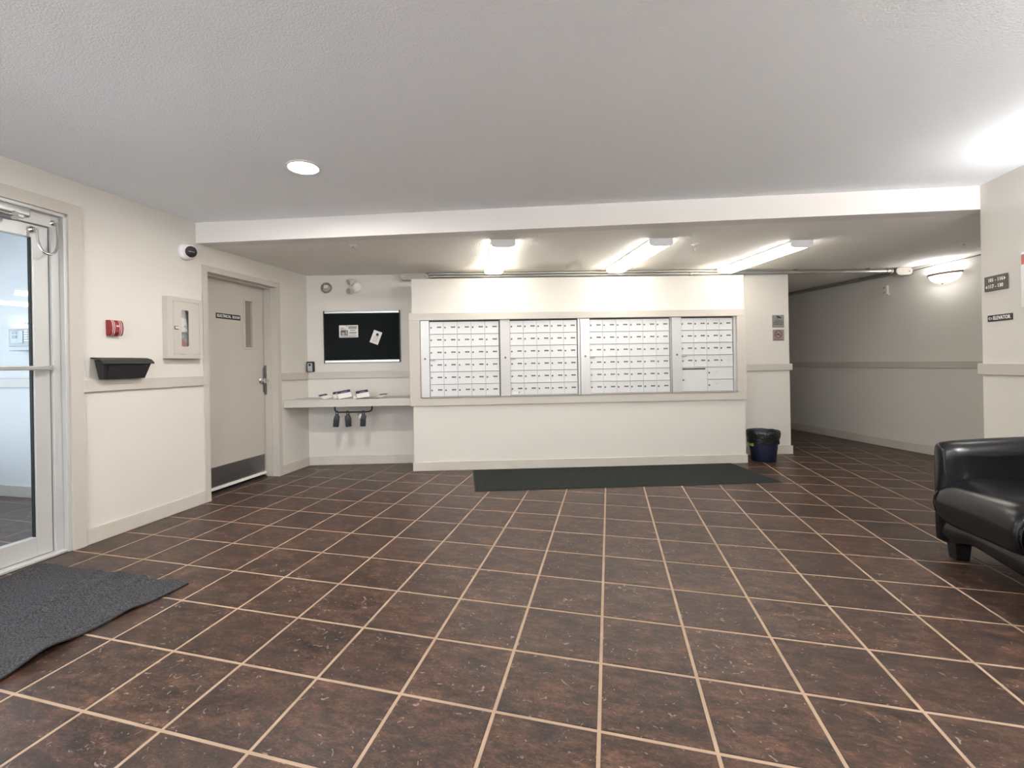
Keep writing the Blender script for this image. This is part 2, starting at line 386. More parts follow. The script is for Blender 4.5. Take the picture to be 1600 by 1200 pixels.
for x in (-2.84,): 
    g = MB(); g.box(x, x+1.17, -6.735, -6.728, 0.26, 2.24); struct('pane', g, 'glass', parent=w1)
# ---- vestibule
b = MB(); b.box(-1.1, 2.0, 0, 0.12, 0, 2.5); struct('wall_vestibule', b, 'vwall', FV)
b = MB(); b.box(-6.5, -3.52, -3.85, -3.72, 0, 2.5); struct('wall_vestibule_near', b, 'vwall')
b = MB(); b.box(-6.5, -6.35, -1.5, -1.2, 0, 2.5); b.box(-6.5, -6.35, -3.85, -3.5, 0, 2.5); b.box(-6.5, -6.35, -3.5, -1.5, 0, .2); b.box(-6.5, -6.35, -3.5, -1.5, 2.3, 2.5)
struct('wall_vestibule_outer', b, 'vwall')
wn = MB(); 
for y in (-3.5, -2.53, -1.56): wn.box(-6.45, -6.40, y, y+.06, .2, 2.3)
wn.box(-6.45, -6.40, -3.5, -1.5, .2, .26); wn.box(-6.45, -6.40, -3.5, -1.5, 2.24, 2.3)
w2 = struct('window_2', wn, 'alud')
for y in (-3.44, -2.47):
    g = MB(); g.box(-6.43, -6.423, y, y+.91, .26, 2.24); struct('pane', g, 'glass', parent=w2)

# ---- chair rails and baseboards
RZ0, RZ1, RT = 1.018, 1.098, 0.020
def rail(name, F, spans, rz0=RZ0, rz1=RZ1):
    b = MB()
    for u0, u1 in spans: b.box(u0, u1, -RT, 0, rz0, rz1, 0.002)
    struct(name, b, 'trim', F)
def baseb(name, F, spans, m='base'):
    b = MB()
    for u0, u1 in spans: b.box(u0, u1, -0.013, 0, 0.0005, 0.103, 0.0015)
    struct(name, b, m, F)
rail('trim_3', FL, [(-0.978, -0.012), (0.998, 1.482)])
baseb('baseboard_left', FL, [(-0.978, -0.012), (0.998, 1.485)])
rail('trim_4', FW, [(0.0, 1.272)]); baseb('baseboard_alcove', FW, [(0.0, 1.272)])
rail('trim_5', FW, [(4.985, 5.818)]); baseb('baseboard_pier', FW, [(4.985, 5.812)])
b = MB(); b.box(-0.013, 3.713, -0.013, 0, 0.0005, 0.097, 0.0015); b.box(3.70, 3.713, 0, 0.395, 0.0005, 0.097); b.box(-0.013, 0, 0, 0.41, 0.0005, 0.097)
struct('baseboard_mailboxes', b, 'base', FM)
rail('trim_6', FH, [(-1.5, 4.5)]); baseb('baseboard_hall', FH, [(-1.5, 4.5)])
b = MB(); b.box(-0.022, 6.6, -RT, 0, RZ0, RZ1, 0.002); b.box(-0.022, 0, 0, 0.15, RZ0, RZ1, 0.002); struct('trim_7', b, 'trim', FR)
baseb('baseboard_right', FR, [(-0.013, 6.6)])
rail('trim_8', FV, [(-0.9, 1.98)]); baseb('baseboard_vestibule', FV, [(-0.9, 1.98)])

# ---- door_1: electrical room
b = MB()
b.box(-0.008, 0.045, -0.012, 0.0, 0, 2.015); b.box(0.945, 0.998, -0.012, 0.0, 0, 2.015); b.box(-0.008, 0.998, -0.012, 0.0, 2.015, 2.066)
for ua, ub in ((0.045, 0.047), (0.943, 0.945)): b.box(ua, ub, -0.0115, TH, 0, 2.0125)
b.box(0.047, 0.943, -0.0115, TH, 2.0126, 2.0149)
b.box(0.047, 0.060, 0.07, 0.145, 0, 2.013); b.box(0.930, 0.943, 0.07, 0.145, 0, 2.013); b.box(0.06, 0.93, 0.07, 0.145, 2.0, 2.013)
door1 = struct('door_1', b, 'trim', FL)
for (uu, zz) in ((0.018, 2.043), (0.018, 2.0), (0.975, 2.043), (0.975, 1.96), (0.018, 0.55), (0.975, 0.5)):
    s_ = MB(); s_.cyl((uu, -0.0135, zz), (uu, -0.012, zz), 0.004, seg=10); struct('screw', s_, 'offp', parent=door1)
LY = 0.15   # leaf face
lf = MB(); WU0, WU1, WZ0, WZ1 = 0.663, 0.765, 1.371, 1.843
for a in ((0.05, WU0, 0.045, 2.008), (WU1, 0.94, 0.045, 2.008), (WU0, WU1, 0.045, WZ0), (WU0, WU1, WZ1, 2.008)): lf.box(a[0], a[1], LY, LY+.044, a[2], a[3])
leaf = struct('door_leaf', lf, 'door', parent=door1)
b = MB()
b.box(WU0-.018, WU0, LY-.008, LY, WZ0-.018, WZ1+.018, .002); b.box(WU1, WU1+.018, LY-.008, LY, WZ0-.018, WZ1+.018, .002)
b.box(WU0, WU1, LY-.008, LY, WZ1, WZ1+.018, .002); b.box(WU0, WU1, LY-.008, LY, WZ0-.018, WZ0, .002)
struct('window_frame', b, 'trim', parent=leaf)
b = MB(); b.box(WU0, WU1, LY+.018, LY+.024, WZ0, WZ1); struct('pane', b, 'wired', parent=leaf)
b = MB(); b.box(0.052, 0.915, LY-.002, LY, 0.062, 0.242, .0005); kp = struct('kick_plate', b, 'steel', parent=leaf)
b = MB()
for i in range(6):
    for z in (0.075, 0.23): b.cyl((0.10+i*0.155, LY-.0035, z), (0.10+i*0.155, LY-.002, z), .004, seg=8)
o = struct('rivets', b, 'chrome', parent=leaf); o['kind'] = 'stuff'
b = MB(); b.box(0.052, 0.938, LY-.012, LY, 0.030, 0.052, .002); struct('door_sweep', b, 'whitep', parent=leaf)
b = MB(); b.lathe((0.882, LY, 1.022), (0, -1, 0), [(0.034, 0), (0.034, .006), (0.028, .010), (0.013, .014), (0.012, .035), (0.024, .042), (0.029, .055), (0.026, .068), (0.010, .073)]); struct('door_knob', b, 'chrome', parent=leaf, smooth=40)
b = MB(); b.box(0.918, 0.945, LY-.030, LY-.004, 0.873, 1.184, .003, 2); b.box(0.905, 0.93, LY-.012, LY, 0.90, 1.16, .002); struct('latch_guard', b, 'steel', parent=leaf)
b = MB()
for z in (0.92, 1.09, 1.14): b.cyl((0.931, LY-.034, z), (0.931, LY-.030, z), .006, seg=12)
b.lathe((0.928, LY-.03, 1.022), (0, -1, 0), [(0.016, 0), (0.018, .02), (0.012, .03)], 16); struct('latch_bolt', b, 'chrome', parent=leaf, smooth=40)
b = MB(); b.box(0.295, 0.600, LY-.004, LY, 1.635, 1.686, .001)
es_ = Thing('door_sign', 'black nameplate reading ELECTRICAL ROOM on the greige door', 'sign', FL, (0.4475, LY, 1.66))
es_.part('plate', b, 'signb'); es_.part('lettering', text_mb('ELECTRICAL  ROOM', 0.036, 0.4475, LY-.0046, 1.660, 0.86), 'white')
b = MB(); b.box(0.047, 0.943, 0.135, 0.21, 0.0005, 0.008, .002); struct('threshold', b, 'rubber', parent=door1)

# ---- door_2: glass entry door. casing, aluminium frame, leaf
b = MB()
GU1, GU0 = -1.055, -2.12
b.box(GU1, -0.975, -0.018, 0, 0, 2.17); b.box(GU0-.08, -0.975, -0.018, 0, 2.17, 2.247); b.box(GU0-.08, GU0, -0.018, 0, 0, 2.17)
struct('trim_9', b, 'trim', FL)
b = MB()
b.box(GU1-.020, GU1, -0.004, 0.13, 0, 2.17, .001); b.box(GU0, GU0+.020, -0.004, 0.13, 0, 2.17); b.box(GU0, GU1, -0.004, 0.13, 2.150, 2.17, .001)
b.box(GU1-.065, GU1-.020, 0.035, 0.12, 0, 2.15, .001); b.box(GU0+.02, GU0+.065, 0.035, 0.12, 0, 2.15); b.box(GU0+.065, GU1-.065, 0.035, 0.12, 2.075, 2.15, .001)
b.box(GU0+.02, GU1-.02, 0.0, 0.14, 0.0005, 0.018, .003)
door2 = struct('door_2', b, 'alud', FL)
DU1, DU0, DZ0, DZ1 = GU1-.070, GU0+.070, 0.022, 2.070
GA, GB = 0.055, 0.100
g0u, g1u, g0z, g1z = DU0+.085, DU1-.085, 0.140, 1.990
lf = MB()
lf.box(g1u, DU1, GA, GB, DZ0, DZ1, .002); lf.box(DU0, g0u, GA, GB, DZ0, DZ1, .002); lf.box(g0u, g1u, GA, GB, DZ0, g0z, .002); lf.box(g0u, g1u, GA, GB, g1z, DZ1, .002)
leaf2 = struct('door_leaf', lf, 'alud', parent=door2)
b = MB(); b.box(g0u, g1u, .074, .080, g0z, g1z); struct('pane', b, 'glass', parent=leaf2)
b = MB(); b.box(g1u-.006, g1u, .066, .088, g0z, g1z); b.box(g0u, g0u+.006, .066, .088, g0z, g1z); struct('gasket', b, 'rubber', parent=leaf2)
b = MB(); b.box(DU0+.02, DU1-.012, GA-.055, GA-.035, 1.170, 1.196, .004, 2); b.box(DU1-.035, DU1-.012, GA-.055, GA, 1.168, 1.198, .003); b.box(DU0+.015, DU0+.04, GA-.055, GA, 1.168, 1.198, .003)
struct('push_bar', b, 'alu', parent=leaf2)
b = MB(); b.box(DU0+.1, -1.27, -0.045, 0.035, 2.082, 2.142, .014, 3); struct('door_closer', b, 'galv', parent=door2, smooth=40)
b = MB(); b.tube([(-1.36, -0.055, 2.072), (-1.60, -0.075, 2.060), (-1.80, -0.09, 2.05)], .007); b.cyl((-1.355, -.05, 2.060), (-1.355, -.03, 2.09), .018, seg=16); b.box(-1.375, -1.315, -.058, -.040, 2.064, 2.088, .004)
struct('closer_arm', b, 'chrome', parent=door2, smooth=40)
pts = []
A0, A1 = (-1.215, 0.02, 2.035), (-1.105, 0.015, 2.105)
for i in range(25):
    t = i/24; x = A0[0]+(A1[0]-A0[0])*(0.5-0.5*math.cos(PI*t)); z = A0[2]+(A1[2]-A0[2])*t - 0.180*math.sin(PI*t)**0.55
    pts.append((x, 0.005-0.03*math.sin(PI*t), z))
b = MB(); b.tube(pts, .0075, 8)
for p in (A0, A1): b.lathe((p[0], p[1]+.03, p[2]), (0, -1, 0), [(0.022, 0), (0.020, .012), (0.010, .020), (0.010, .032)], 16)
struct('armoured_cable', b, 'chrome', parent=door2, smooth=50)

# ================================================================== MAILBOX UNITS
def door_proto(w, h):
    b = MB(); b.box(0.0011, w-.0011, -0.006, 0, 0.003, h-.0055, .001); return b
def lock_mb(x, z, r=.0095): 
    b = MB(); b.lathe((x, -.006, z), (0, -1, 0), [(r, 0), (r, .003), (r*.7, .004)], 14); b.mi = 1; b.box(x-.0012, x+.0012, -.0104, -.010, z-.004, z+.004); return b
def plate_mb(x, z, w=.046, h=.014):
    b = MB(); b.box(x-w/2, x+w/2, -.0075, -.006, z-h/2, z+h/2, .001); b.mi = 1
    for q in (-.008, 0, .008): b.box(x+q*w/.044-.0022, x+q*w/.044+.0022, -.0079, -.0074, z-.0028, z+.0028)
    return b
units = [
 ('leftmost mailbox unit, five by six grid of small doors, beside the alcove', 0.087, 0.187, 0.951, 5),
 ('second mailbox unit from the left, five doors wide, clear sticker on its bottom left door', 0.961, 1.074, 1.820, 5),
 ('third mailbox unit from the left, the widest with six columns of doors', 1.851, 1.959, 2.862, 6),
 ('rightmost mailbox unit with a big slotted door and two parcel doors below', 2.878, 2.991, 3.580, 4)]
RZ = [ZO0+.008, ZO1-.010]; RH = (RZ[1]-RZ[0])/6
FY = 0.022         # depth of door faces behind the enclosure face
cache = {}
def cached(key, mk, name, m, parent, loc):
    if key not in cache:
        o = mk().obj(name, m, parent); cache[key] = o.data
    else:
        o = bpy.data.objects.new(name, cache[key]); COL.objects.link(o); o.parent = parent
    o.location = loc; return o
for ui, (lab, u0, u1, u2, nc) in enumerate(units):
    t = Thing('mailbox_unit', lab, 'mailboxes', FM, (u0, 0.15, ZO0))
    uend = (0.957, 1.847, 2.872, 3.603)[ui]
    b = MB(); b.box(u0, uend, FY+.004, 0.155, ZO0+.001, ZO1-.001); t.part('body', b, 'gap')
    b = MB(); b.box(u2+.004, uend, -0.004, FY+.004, ZO0+.001, ZO1-.001, .001)
    b.box(u1, u2+.004, FY-.008, FY+.004, ZO0+.001, RZ[0])
    t.part('unit_frame', b, 'mstile')
    b = MB(); b.box(u0+.002, u1-.002, -0.002, FY+.004, ZO0+.001, ZO1-.002, .0015)
    st = t.part('stile', b, 'mstile')
    c = (u0+u1)/2
    def loc(x, y, z): return (x-t.org[0], y-t.org[1], z-t.org[2])
    b = MB(); b.lathe((c, -.002, 1.224), (0, -1, 0), [(.011, 0), (.011, .004), (.006, .006)], 16); b.mi = 0
    lk = t.part('lock', b, 'brass', parent=st, smooth=40)
    b = MB()
    for dx in (-.018, .018):
        for dz in (-.032, .032): b.cyl((c+dx, -.004, 1.228+dz), (c+dx, -.002, 1.228+dz), .0022, seg=6)
    t.part('rivets', b, 'greyp', parent=st)['kind'] = 'stuff'
    b = MB(); b.box(c-.030, c+.030, -.0035, -.002, 1.595, 1.612, .001); t.part('maker_plate', b, 'endcap', parent=st)
    cw = (u2-u1)/nc
    def mdoor(ci, ri, wc=1, hr=1, kind='std'):
        w, h = cw*wc, RH*hr; x = u1+ci*cw; z = RZ[1]-(ri+hr)*RH
        d = cached(('d', ui if kind == 'std' else (ui, kind), wc, hr), lambda: door_proto(w, h), 'mailbox_door', 'mbox', t.o, loc(x, FY+.004, z))
        if kind == 'std':
            cached(('l',), lambda: lock_mb(0, 0), 'lock', ['brass', 'gap'], d, (cw*.12, 0, h*.50))
            if not (ui == 3 and ri == 3 and ci == 3): cached(('p',), lambda: plate_mb(0, 0), 'number_plate', ['plate', 'inkl'], d, (cw*.70, 0, h*.53))
            else: cached(('p2',), lambda: door_slim(), 'number_plate', 'endcap', d, (cw*.70, 0, h*.53))
        else:
            cached(('l',), lambda: lock_mb(0, 0), 'lock', ['brass', 'gap'], d, (cw*.14, 0, h*(.50 if kind == 'parcel' else .47)))
            cached(('p2',), lambda: door_slim(), 'number_plate', 'endcap', d, (cw*(.72 if kind == 'parcel' else .64), 0, h*(.62 if kind == 'parcel' else .78)))
        return d
    def door_slim(): b = MB(); b.box(-.022, .022, -.0075, -.006, -.005, .005, .001); return b
    for ci in range(nc):
        for ri in range(6):
            if ui == 3 and ri >= 4: continue
            mdoor(ci, ri)
    if ui == 3:
        d = mdoor(0, 4, 2, 2, 'slot')
        b = MB(); b.box(.012, cw*2-.022, -.0068, -.0058, RH*2-.030, RH*2-.016); o = b.obj('mail_slot', 'blackp', d)
        mdoor(2, 4, 2, 1, 'parcel'); mdoor(2, 5, 2, 1, 'parcel')
    # shelf lips between rows and the little pull tab at the left of row four
    b = MB()
    for ri in range(1, 6):
        ue = u2 if not (ui == 3 and ri == 5) else u2
        b.box(u1 + (cw*2 if (ui == 3 and ri == 5) else 0), ue, FY-.010, FY+.003, RZ[1]-ri*RH-.0015, RZ[1]-ri*RH+.003)
    t.part('row_lips', b, 'mbox')
    b = MB(); b.box(u1+.002, u1+.056, FY-.022, FY-.001, RZ[1]-3*RH-.020, RZ[1]-3*RH-.010, .002); t.part('pull_tab', b, 'greyp')
    if ui == 1:
        b = MB(); b.box(u1+.018, u1+.105, FY-.0035, FY-.0025, RZ[0]+.005, RZ[0]+.040, .0005); b.mi = 1
        b.box(u1+.024, u1+.080, FY-.0042, FY-.0035, RZ[0]+.008, RZ[0]+.0095); b.box(u1+.024, u1+.080, FY-.0042, FY-.0035, RZ[0]+.033, RZ[0]+.0345)
        b.box(u1+.086, u1+.092, FY-.0042, FY-.0035, RZ[0]+.010, RZ[0]+.036); b.box(u1+.094, u1+.102, FY-.0042, FY-.0035, RZ[0]+.026, RZ[0]+.038)
        t.part('sticker', b, ['whitep', 'plate'])

# ================================================================== COUNTER, LOCKBOXES, FLYERS
iF = FM.inverted()
t = Thing('counter_shelf', 'greige painted counter shelf built into the alcove under the bulletin board', 'shelf', FC, (-2.8, 0.3, 0.72))
ct = [(-3.358, 0.048), (-2.018, 0.463), (-2.15, 0.868), (-3.366, 0.492)]
def off(p, q, d):
    v = (Vector(q)-Vector(p)).normalized(); n = Vector((-v.y, v.x)); return tuple(Vector(p)+n*d), tuple(Vector(q)+n*d)
b = MB(); b.prism(ct, 0.776, 0.800); t.part('top', b, 'trim')
p, q = off(ct[0], ct[1], .001); p2, q2 = off(ct[0], ct[1], .026)
b = MB(); b.prism([ct[0], ct[1], q2, p2], 0.720, 0.7755); t.part('fascia', b, 'trim')
b = MB(); b.prism([(-3.355, .10), (-3.335, .10), (-3.343, .485), (-3.363, .485)], 0.745, 0.775); t.part('cleat', b, 'trim')

FWc = FW
BY = -0.40       # local y of the bar beneath the counter
t = Thing('hanging_bar', 'black bent metal bar fixed beneath the alcove counter', 'bar', FW, (0.59, -0.30, 0.77))
pts = [(0.39, -0.30, 0.775), (0.39, -0.30, 0.69), (0.395, -0.30, 0.665), (0.415, -0.30, 0.650), (0.44, -0.30, 0.647)] + [(0.44+.075*i, -0.30, 0.647) for i in range(1, 5)] + [(0.775, -0.30, 0.650), (0.798, -0.30, 0.665), (0.803, -0.30, 0.69), (0.803, -0.30, 0.775)]
b = MB(); b.tube(pts, .0085, 10); t.part('bar', b, 'blackp', 50)
b = MB()
for x in (.39, .803): b.box(x-.018, x+.018, -.318, -.282, .771, .776)
t.part('mounting_feet', b, 'blackp')
def lockbox(u, tilt, lab, tag=False, bump=False):
    t = Thing('lockbox', lab, 'lockbox', FW, (u, -0.30, 0.647), 'lockboxes hanging under the counter')
    t.o.rotation_mode = 'XYZ'
    b = MB(); b.tube([(u-.012, -.30, .615), (u-.013, -.30, .648), (u-.009, -.30, .659), (u, -.30, .663), (u+.009, -.30, .659), (u+.013, -.30, .648), (u+.012, -.30, .615)], .0042, 8)
    t.part('shackle', b, 'blackp', 50)
    s_ = 1 if bump else -1
    prof = [(u-.010, .627), (u+.010, .627), (u+(.032 if bump else .016), .598), (u+.030, .575), (u+.028, .485), (u-.030, .485), (u-.028, .575), (u-(.016 if bump else .032), .598)]
    b = MB(); b.prism(prof, -.322, -.280, 'xz')
    bmesh.ops.bevel(b.bm, geom=list(b.bm.edges), offset=.004, segments=2, profile=.5, affect='EDGES'); t.part('body', b, 'lockb', 40)
    b = MB(); b.box(u-.018, u+.018, -.324, -.3215, .505, .57, .002); t.part('face_panel', b, 'blackp')
    if tag:
        b = MB(); b.box(u-.040, u-.016, -.332, -.330, .580, .622, .002, rot=Matrix.Rotation(.25, 3, 'Y')); t.part('tag', b, 'paper', label='pale paper tag')
    t.o.matrix_world = FW @ Matrix.Translation(t.org) @ Matrix.Rotation(tilt, 4, 'Y')
lockbox(0.412, 0.07, 'blue-black lockbox at the left end of the bar under the counter', bump=True)
lockbox(0.532, -0.06, 'blue-black lockbox in the middle of the three on the bar')
lockbox(0.705, 0.03, 'blue-black lockbox with a pale tag, rightmost on the bar', tag=True, bump=True)

# flyers on the counter (frame FW)
def flyer(u, y, lean, yaw_, w, h, lab, band=True, fold=0.0):
    t = Thing('flyer', lab, 'leaflet', FW, (u, y, 0.8005), 'flyers scattered on the counter')
    b = MB(); b.box(u-w/2, u+w/2, y-.0012, y+.0012, .8008, .8008+h); 
    t.part('sheet', b, 'paper')
    if band:
        b = MB(); b.box(u-w/2+.001, u+w/2-.001, y-.0018, y-.0010, .8008+h*.64, .8008+h*.995); t.part('printed_band', b, 'purple')
        b = MB(); b.box(u-w*.2, u+w*.25, y-.0021, y-.0017, .8008+h*.74, .8008+h*.80); t.part('print_line', b, 'inkl')
    b = MB(); b.box(u-w/2-.004, u+w/2+.004, y+.0016, y+.004, .8008, .8008+h*.9); t.part('second_page', b, 'inkl')
    t.o.matrix_world = FW @ Matrix.Translation((u, y, .8008)) @ Matrix.Rotation(yaw_*1.6, 4, 'Z') @ Matrix.Rotation(-lean, 4, 'X') @ Matrix.Translation((0,0,w*.10)) @ Matrix.Rotation(-.2, 4, 'Y')
fly = [(0.335, -.335, 1.12, .55, .12, .10, 'small white flyer with a purple corner, furthest left on the counter'),
       (0.435, -.33, .92, .10, .09, .115, 'white flyer with a purple band, second from the left on the counter'),
       (0.525, -.36, .72, .16, .145, .105, 'largest white flyer with a purple header, standing in the middle of the counter pile'),
       (0.72, -.34, .82, .12, .135, .11, 'white flyer with a broad purple header right of the crumpled sheet'),
       (0.875, -.33, 1.15, -.55, .13, .09, 'white flyer with a purple triangle, furthest right on the counter')]
for a in fly: flyer(*a)
b = MB()
b.prism([(.602, .8008), (.610, .826), (.622, .830), (.636, .812), (.642, .801)], -.34, -.31, 'xz')
solo('crumpled_sheet', b, 'paper', 'crumpled white sheet between two flyers on the counter', 'paper', FW)
b = MB(); b.box(.66, .80, -.42, -.395, .8003, .808, .002); b.box(.80, .90, -.415, -.39, .8003, .806, .002)
solo('pamphlet_stack', b, 'signb', 'flat dark pamphlets lying at the front edge of the counter', 'leaflet', FW)

# ================================================================== ALCOVE WALL ITEMS
t = Thing('bulletin_board', 'black felt bulletin board with aluminium top and bottom rails', 'board', FW, (0.642, 0, 1.2))
b = MB(); b.box(.205, 1.08, -.014, -.001, 1.215, 1.80); t.part('felt_panel', b, 'felt')
b = MB(); b.box(.205, 1.08, -.022, -.001, 1.782, 1.807, .004, 2); t.part('rail', b, 'alu')
b = MB(); b.box(.205, 1.08, -.026, -.001, 1.203, 1.232, .004, 2); t.part('rail', b, 'alu')
for x in (.196, 1.080):
    b = MB(); b.box(x, x+.010, -.030, -.001, 1.198, 1.813, .002); t.part('end_cap', b, 'blackp')
t = Thing('poster', 'landscape flyer with a photo, pinned left on the black board', 'paper', FW, (.485, -.014, 1.57))
b = MB(); b.box(.375, .597, -.0160, -.0145, 1.500, 1.643, .0004); t.part('sheet', b, 'paper')
b = MB(); b.box(.392, .478, -.0166, -.0160, 1.524, 1.585); b.mi = 1; b.box(.405, .440, -.0170, -.0166, 1.53, 1.56); b.box(.45, .47, -.0170, -.0166, 1.535, 1.578)
t.part('photograph', b, ['ink', 'inkl'])
b = MB()
for z, x0, x1, h in ((1.622, .483, .585, .010), (1.606, .483, .58, .009), (1.588, .50, .57, .004), (1.578, .505, .56, .004), (1.556, .492, .578, .009), (1.543, .49, .575, .003), (1.53, .49, .575, .003), (1.61, .395, .43, .006), (1.597, .39, .455, .005), (1.514, .39, .58, .006)):
    b.box(x0, x1, -.0165, -.0160, z-h/2, z+h/2)
t.part('print_lines', b, 'ink')
b = MB(); b.lathe((.465, -.016, 1.632), (0, -1, 0), [(.005, 0), (.004, .006), (.001, .008)], 10); t.part('pin', b, 'signb')
b = MB(); b.box(.384, .59, -.018, -.0145, 1.492, 1.4995, .001); t.part('strip', b, 'blackp')
t = Thing('notice', 'tilted white notice with a round black dot, pinned on the right of the board', 'paper', FW, (.805, -.014, 1.50))
R_ = Matrix.Rotation(math.radians(21), 3, 'Y'); pv = (.805, -.016, 1.495)
b = MB(); b.box(.754, .856, -.0162, -.0146, 1.418, 1.572, .0003, rot=R_, piv=pv); t.part('sheet', b, 'paper')
b = MB(); b.cyl((.823, -.019, 1.527), (.823, -.0162, 1.527), .0165, seg=24); t.part('magnet', b, 'blackp')
b = MB()
for z, h in ((1.505, .006), (1.495, .003), (1.485, .003), (1.475, .003), (1.465, .003), (1.455, .003), (1.445, .003)): b.box(.772, .838, -.0168, -.0162, z-h/2, z+h/2, rot=R_, piv=(pv[0]*2-.805-(.805-.805), pv[1], z)) if False else b.box(.775+.38*(z-1.495)*1.0, .835+.38*(z-1.495), -.0168, -.0162, z-h/2, z+h/2)
t.part('print_lines', b, 'inkl')

t = Thing('key_safe', 'small grey and black key safe at the alcove corner on the rail', 'key safe', FW, (.035, 0, 1.1))
b = MB(); b.box(-.002, .082, -.050, -.0005, 1.1, 1.222, .010, 3); t.part('casing', b, 'blackp', 40)
b = MB(); b.box(.012, .068, -.060, -.048, 1.104, 1.205, .008, 3); t.part('cover', b, 'greyp', 40)
b = MB(); b.lathe((.04, -.0595, 1.183), (0, -1, 0), [(.014, 0), (.012, .004), (.005, .006)], 14); t.part('dial', b, 'blackp', 40)

t = Thing('emergency_light', 'white twin-head emergency lamp high on the alcove wall', 'emergency light', FW, (.553, 0, 2.09))
b = MB(); b.lathe((.575, -.0005, 2.09), (0, -1, 0), [(.064, 0), (.064, .012), (.052, .028), (.030, .042), (.002, .047)], 28); t.part('base', b, 'whitep', 40)
def head(cx, cz, dirv, nm='lamp_head'):
    c = Vector((cx, -.055, cz)); d = Vector(dirv).normalized()
    b = MB(); b.lathe(c, d, [(.010, -.016), (.022, -.008), (.029, .010), (.041, .056), (.041, .064), (.035, .064), (.027, .034), (.002, .022)], 22)
    h = t.part(nm, b, 'offp', 40)
    b = MB(); b.lathe(c, d, [(.012, .026), (.0345, .052), (.0345, .055), (.002, .055)], 20); t.part('lens', b, 'greyp', 40, parent=h)
    b = MB(); b.tube([c-d*.008, (c-d*.008+Vector((.575, -.03, 2.09)))*.5, (.568, -.02, 2.09+(.03 if cz > 2.09 else -.03))], .008, 8); t.part('bracket', b, 'whitep', 40)
head(.552, 2.158, (-.62, -.62, -.45)); head(.542, 2.035, (-.45, -.88, -.05))
t = Thing('clear_dome', 'clear round plastic cover on the wall left of the emergency lamp', 'dome', FW, (.232, 0, 2.085))
b = MB(); b.lathe((.232, -.0005, 2.088), (0, -1, 0), [(.066, 0), (.066, .008), (.058, .010), (.054, .026), (.040, .042), (.002, .050)], 30); t.part('cover', b, 'dome', 40)
b = MB(); b.lathe((.232, -.0008, 2.088), (0, -1, 0), [(.050, 0), (.050, .005), (.034, .012), (.002, .014)], 24); t.part('sounder', b, 'trim', 40)
b = MB(); b.box(.205, .255, -.020, -.012, 2.082, 2.120, .004); b.cyl((.238, -.025, 2.037), (.238, -.012, 2.037), .006, seg=10); t.part('fitting', b, 'whitep')

# ================================================================== LEFT WALL ITEMS
t = Thing('extinguisher_cabinet', 'greige fire extinguisher cabinet with a narrow rounded window by the electrical door', 'cabinet', FL, (-.22, 0, 1.25))
c0, c1, cz0, cz1, cd = -.388, -.060, 1.246, 1.740, -.055
b = MB(); b.box(c0, c0+.012, cd, -.0005, cz0, cz1, .001); b.box(c1-.012, c1, cd, -.0005, cz0, cz1, .001); b.box(c0+.012, c1-.012, cd, -.0005, cz1-.012, cz1); b.box(c0+.012, c1-.012, cd, -.0005, cz0, cz0+.012)
for a in ((c0, c0+.045, cz0, cz1), (c1-.035, c1, cz0, cz1), (c0+.045, c1-.035, cz1-.033, cz1), (c0+.045, c1-.035, cz0, cz0+.033)): b.box(a[0], a[1], cd-.004, cd, a[2], a[3], .001)
b.box(c0+.012, c1-.012, -.006, -.0005, cz0+.012, cz1-.012); t.part('body', b, 'trim')
# door with rounded window opening
def rrect(x0, x1, z0, z1, r, n=5):
    P = []
    for cx, cz, a0 in ((x1-r, z1-r, 0), (x0+r, z1-r, 90), (x0+r, z0+r, 180), (x1-r, z0+r, 270)):
        for i in range(n+1): a = math.radians(a0+90*i/n); P.append((cx+r*math.cos(a), cz+r*math.sin(a)))
    return P
wi = rrect(-.268, -.196, 1.343, 1.640, .012); wo = rrect(c0+.047, c1-.037, cz0+.035, cz1-.035, .008)
b = MB(); yf, yb = cd-.003, cd+.010
b.rings([[(x, yb, z) for x, z in wo], [(x, yf, z) for x, z in wo], [(x, yf, z) for x, z in wi], [(x, yb, z) for x, z in wi]], closed_ends=False); cdoor = t.part('door', b, 'trim')
b = MB(); b.prism(wi, cd+.003, cd+.005, 'xz'); t.part('pane', b, 'glass', parent=cdoor)
b = MB(); b.box(-.330, -.300, cd-.012, cd-.003, 1.482, 1.502, .002); t.part('latch', b, 'chrome', parent=cdoor)
b = MB(); b.box(-.334, -.296, cd-.005, cd-.003, 1.478, 1.506, .001); t.part('latch_recess', b, 'gap', parent=cdoor)
b = MB(); b.box(-.345, -.095, -.0085, -.0062, 1.29, 1.70); t.part('liner', b, 'greyp')
t = Thing('fire_extinguisher', 'red fire extinguisher with white label behind the cabinet window', 'fire extinguisher', FL, (-.262, -.03, 1.2585))
EX = t
b = MB(); b.lathe((-.262, -.031, 1.2585), (0, 0, 1), [(.0185, 0), (.020, .004), (.020, .115), (.018, .135), (.010, .15)], 20); t.part('cylinder', b, 'extred', 40)
b = MB(); b.lathe((-.262, -.031, 1.409), (0, 0, 1), [(.009, 0), (.009, .03), (.016, .035), (.016, .050)], 16); t.part('valve', b, 'alu', 40)
b = MB(); b.prism([(-.290, 1.455), (-.225, 1.455), (-.214, 1.475), (-.214, 1.535), (-.240, 1.572), (-.290, 1.580)], -.040, -.022, 'xz'); t.part('handle', b, 'whitep')
b = MB(); b.tube([(-.258, -.043, 1.505), (-.250, -.044, 1.512), (-.240, -.044, 1.508), (-.238, -.044, 1.495)], .0025, 6); t.part('pull_ring', b, 'signb')
b = MB(); b.tube([(-.222, -.022, 1.45), (-.206, -.022, 1.50), (-.204, -.022, 1.40), (-.215, -.022, 1.30)], .006, 8); t.part('hose', b, 'blackp', 40)

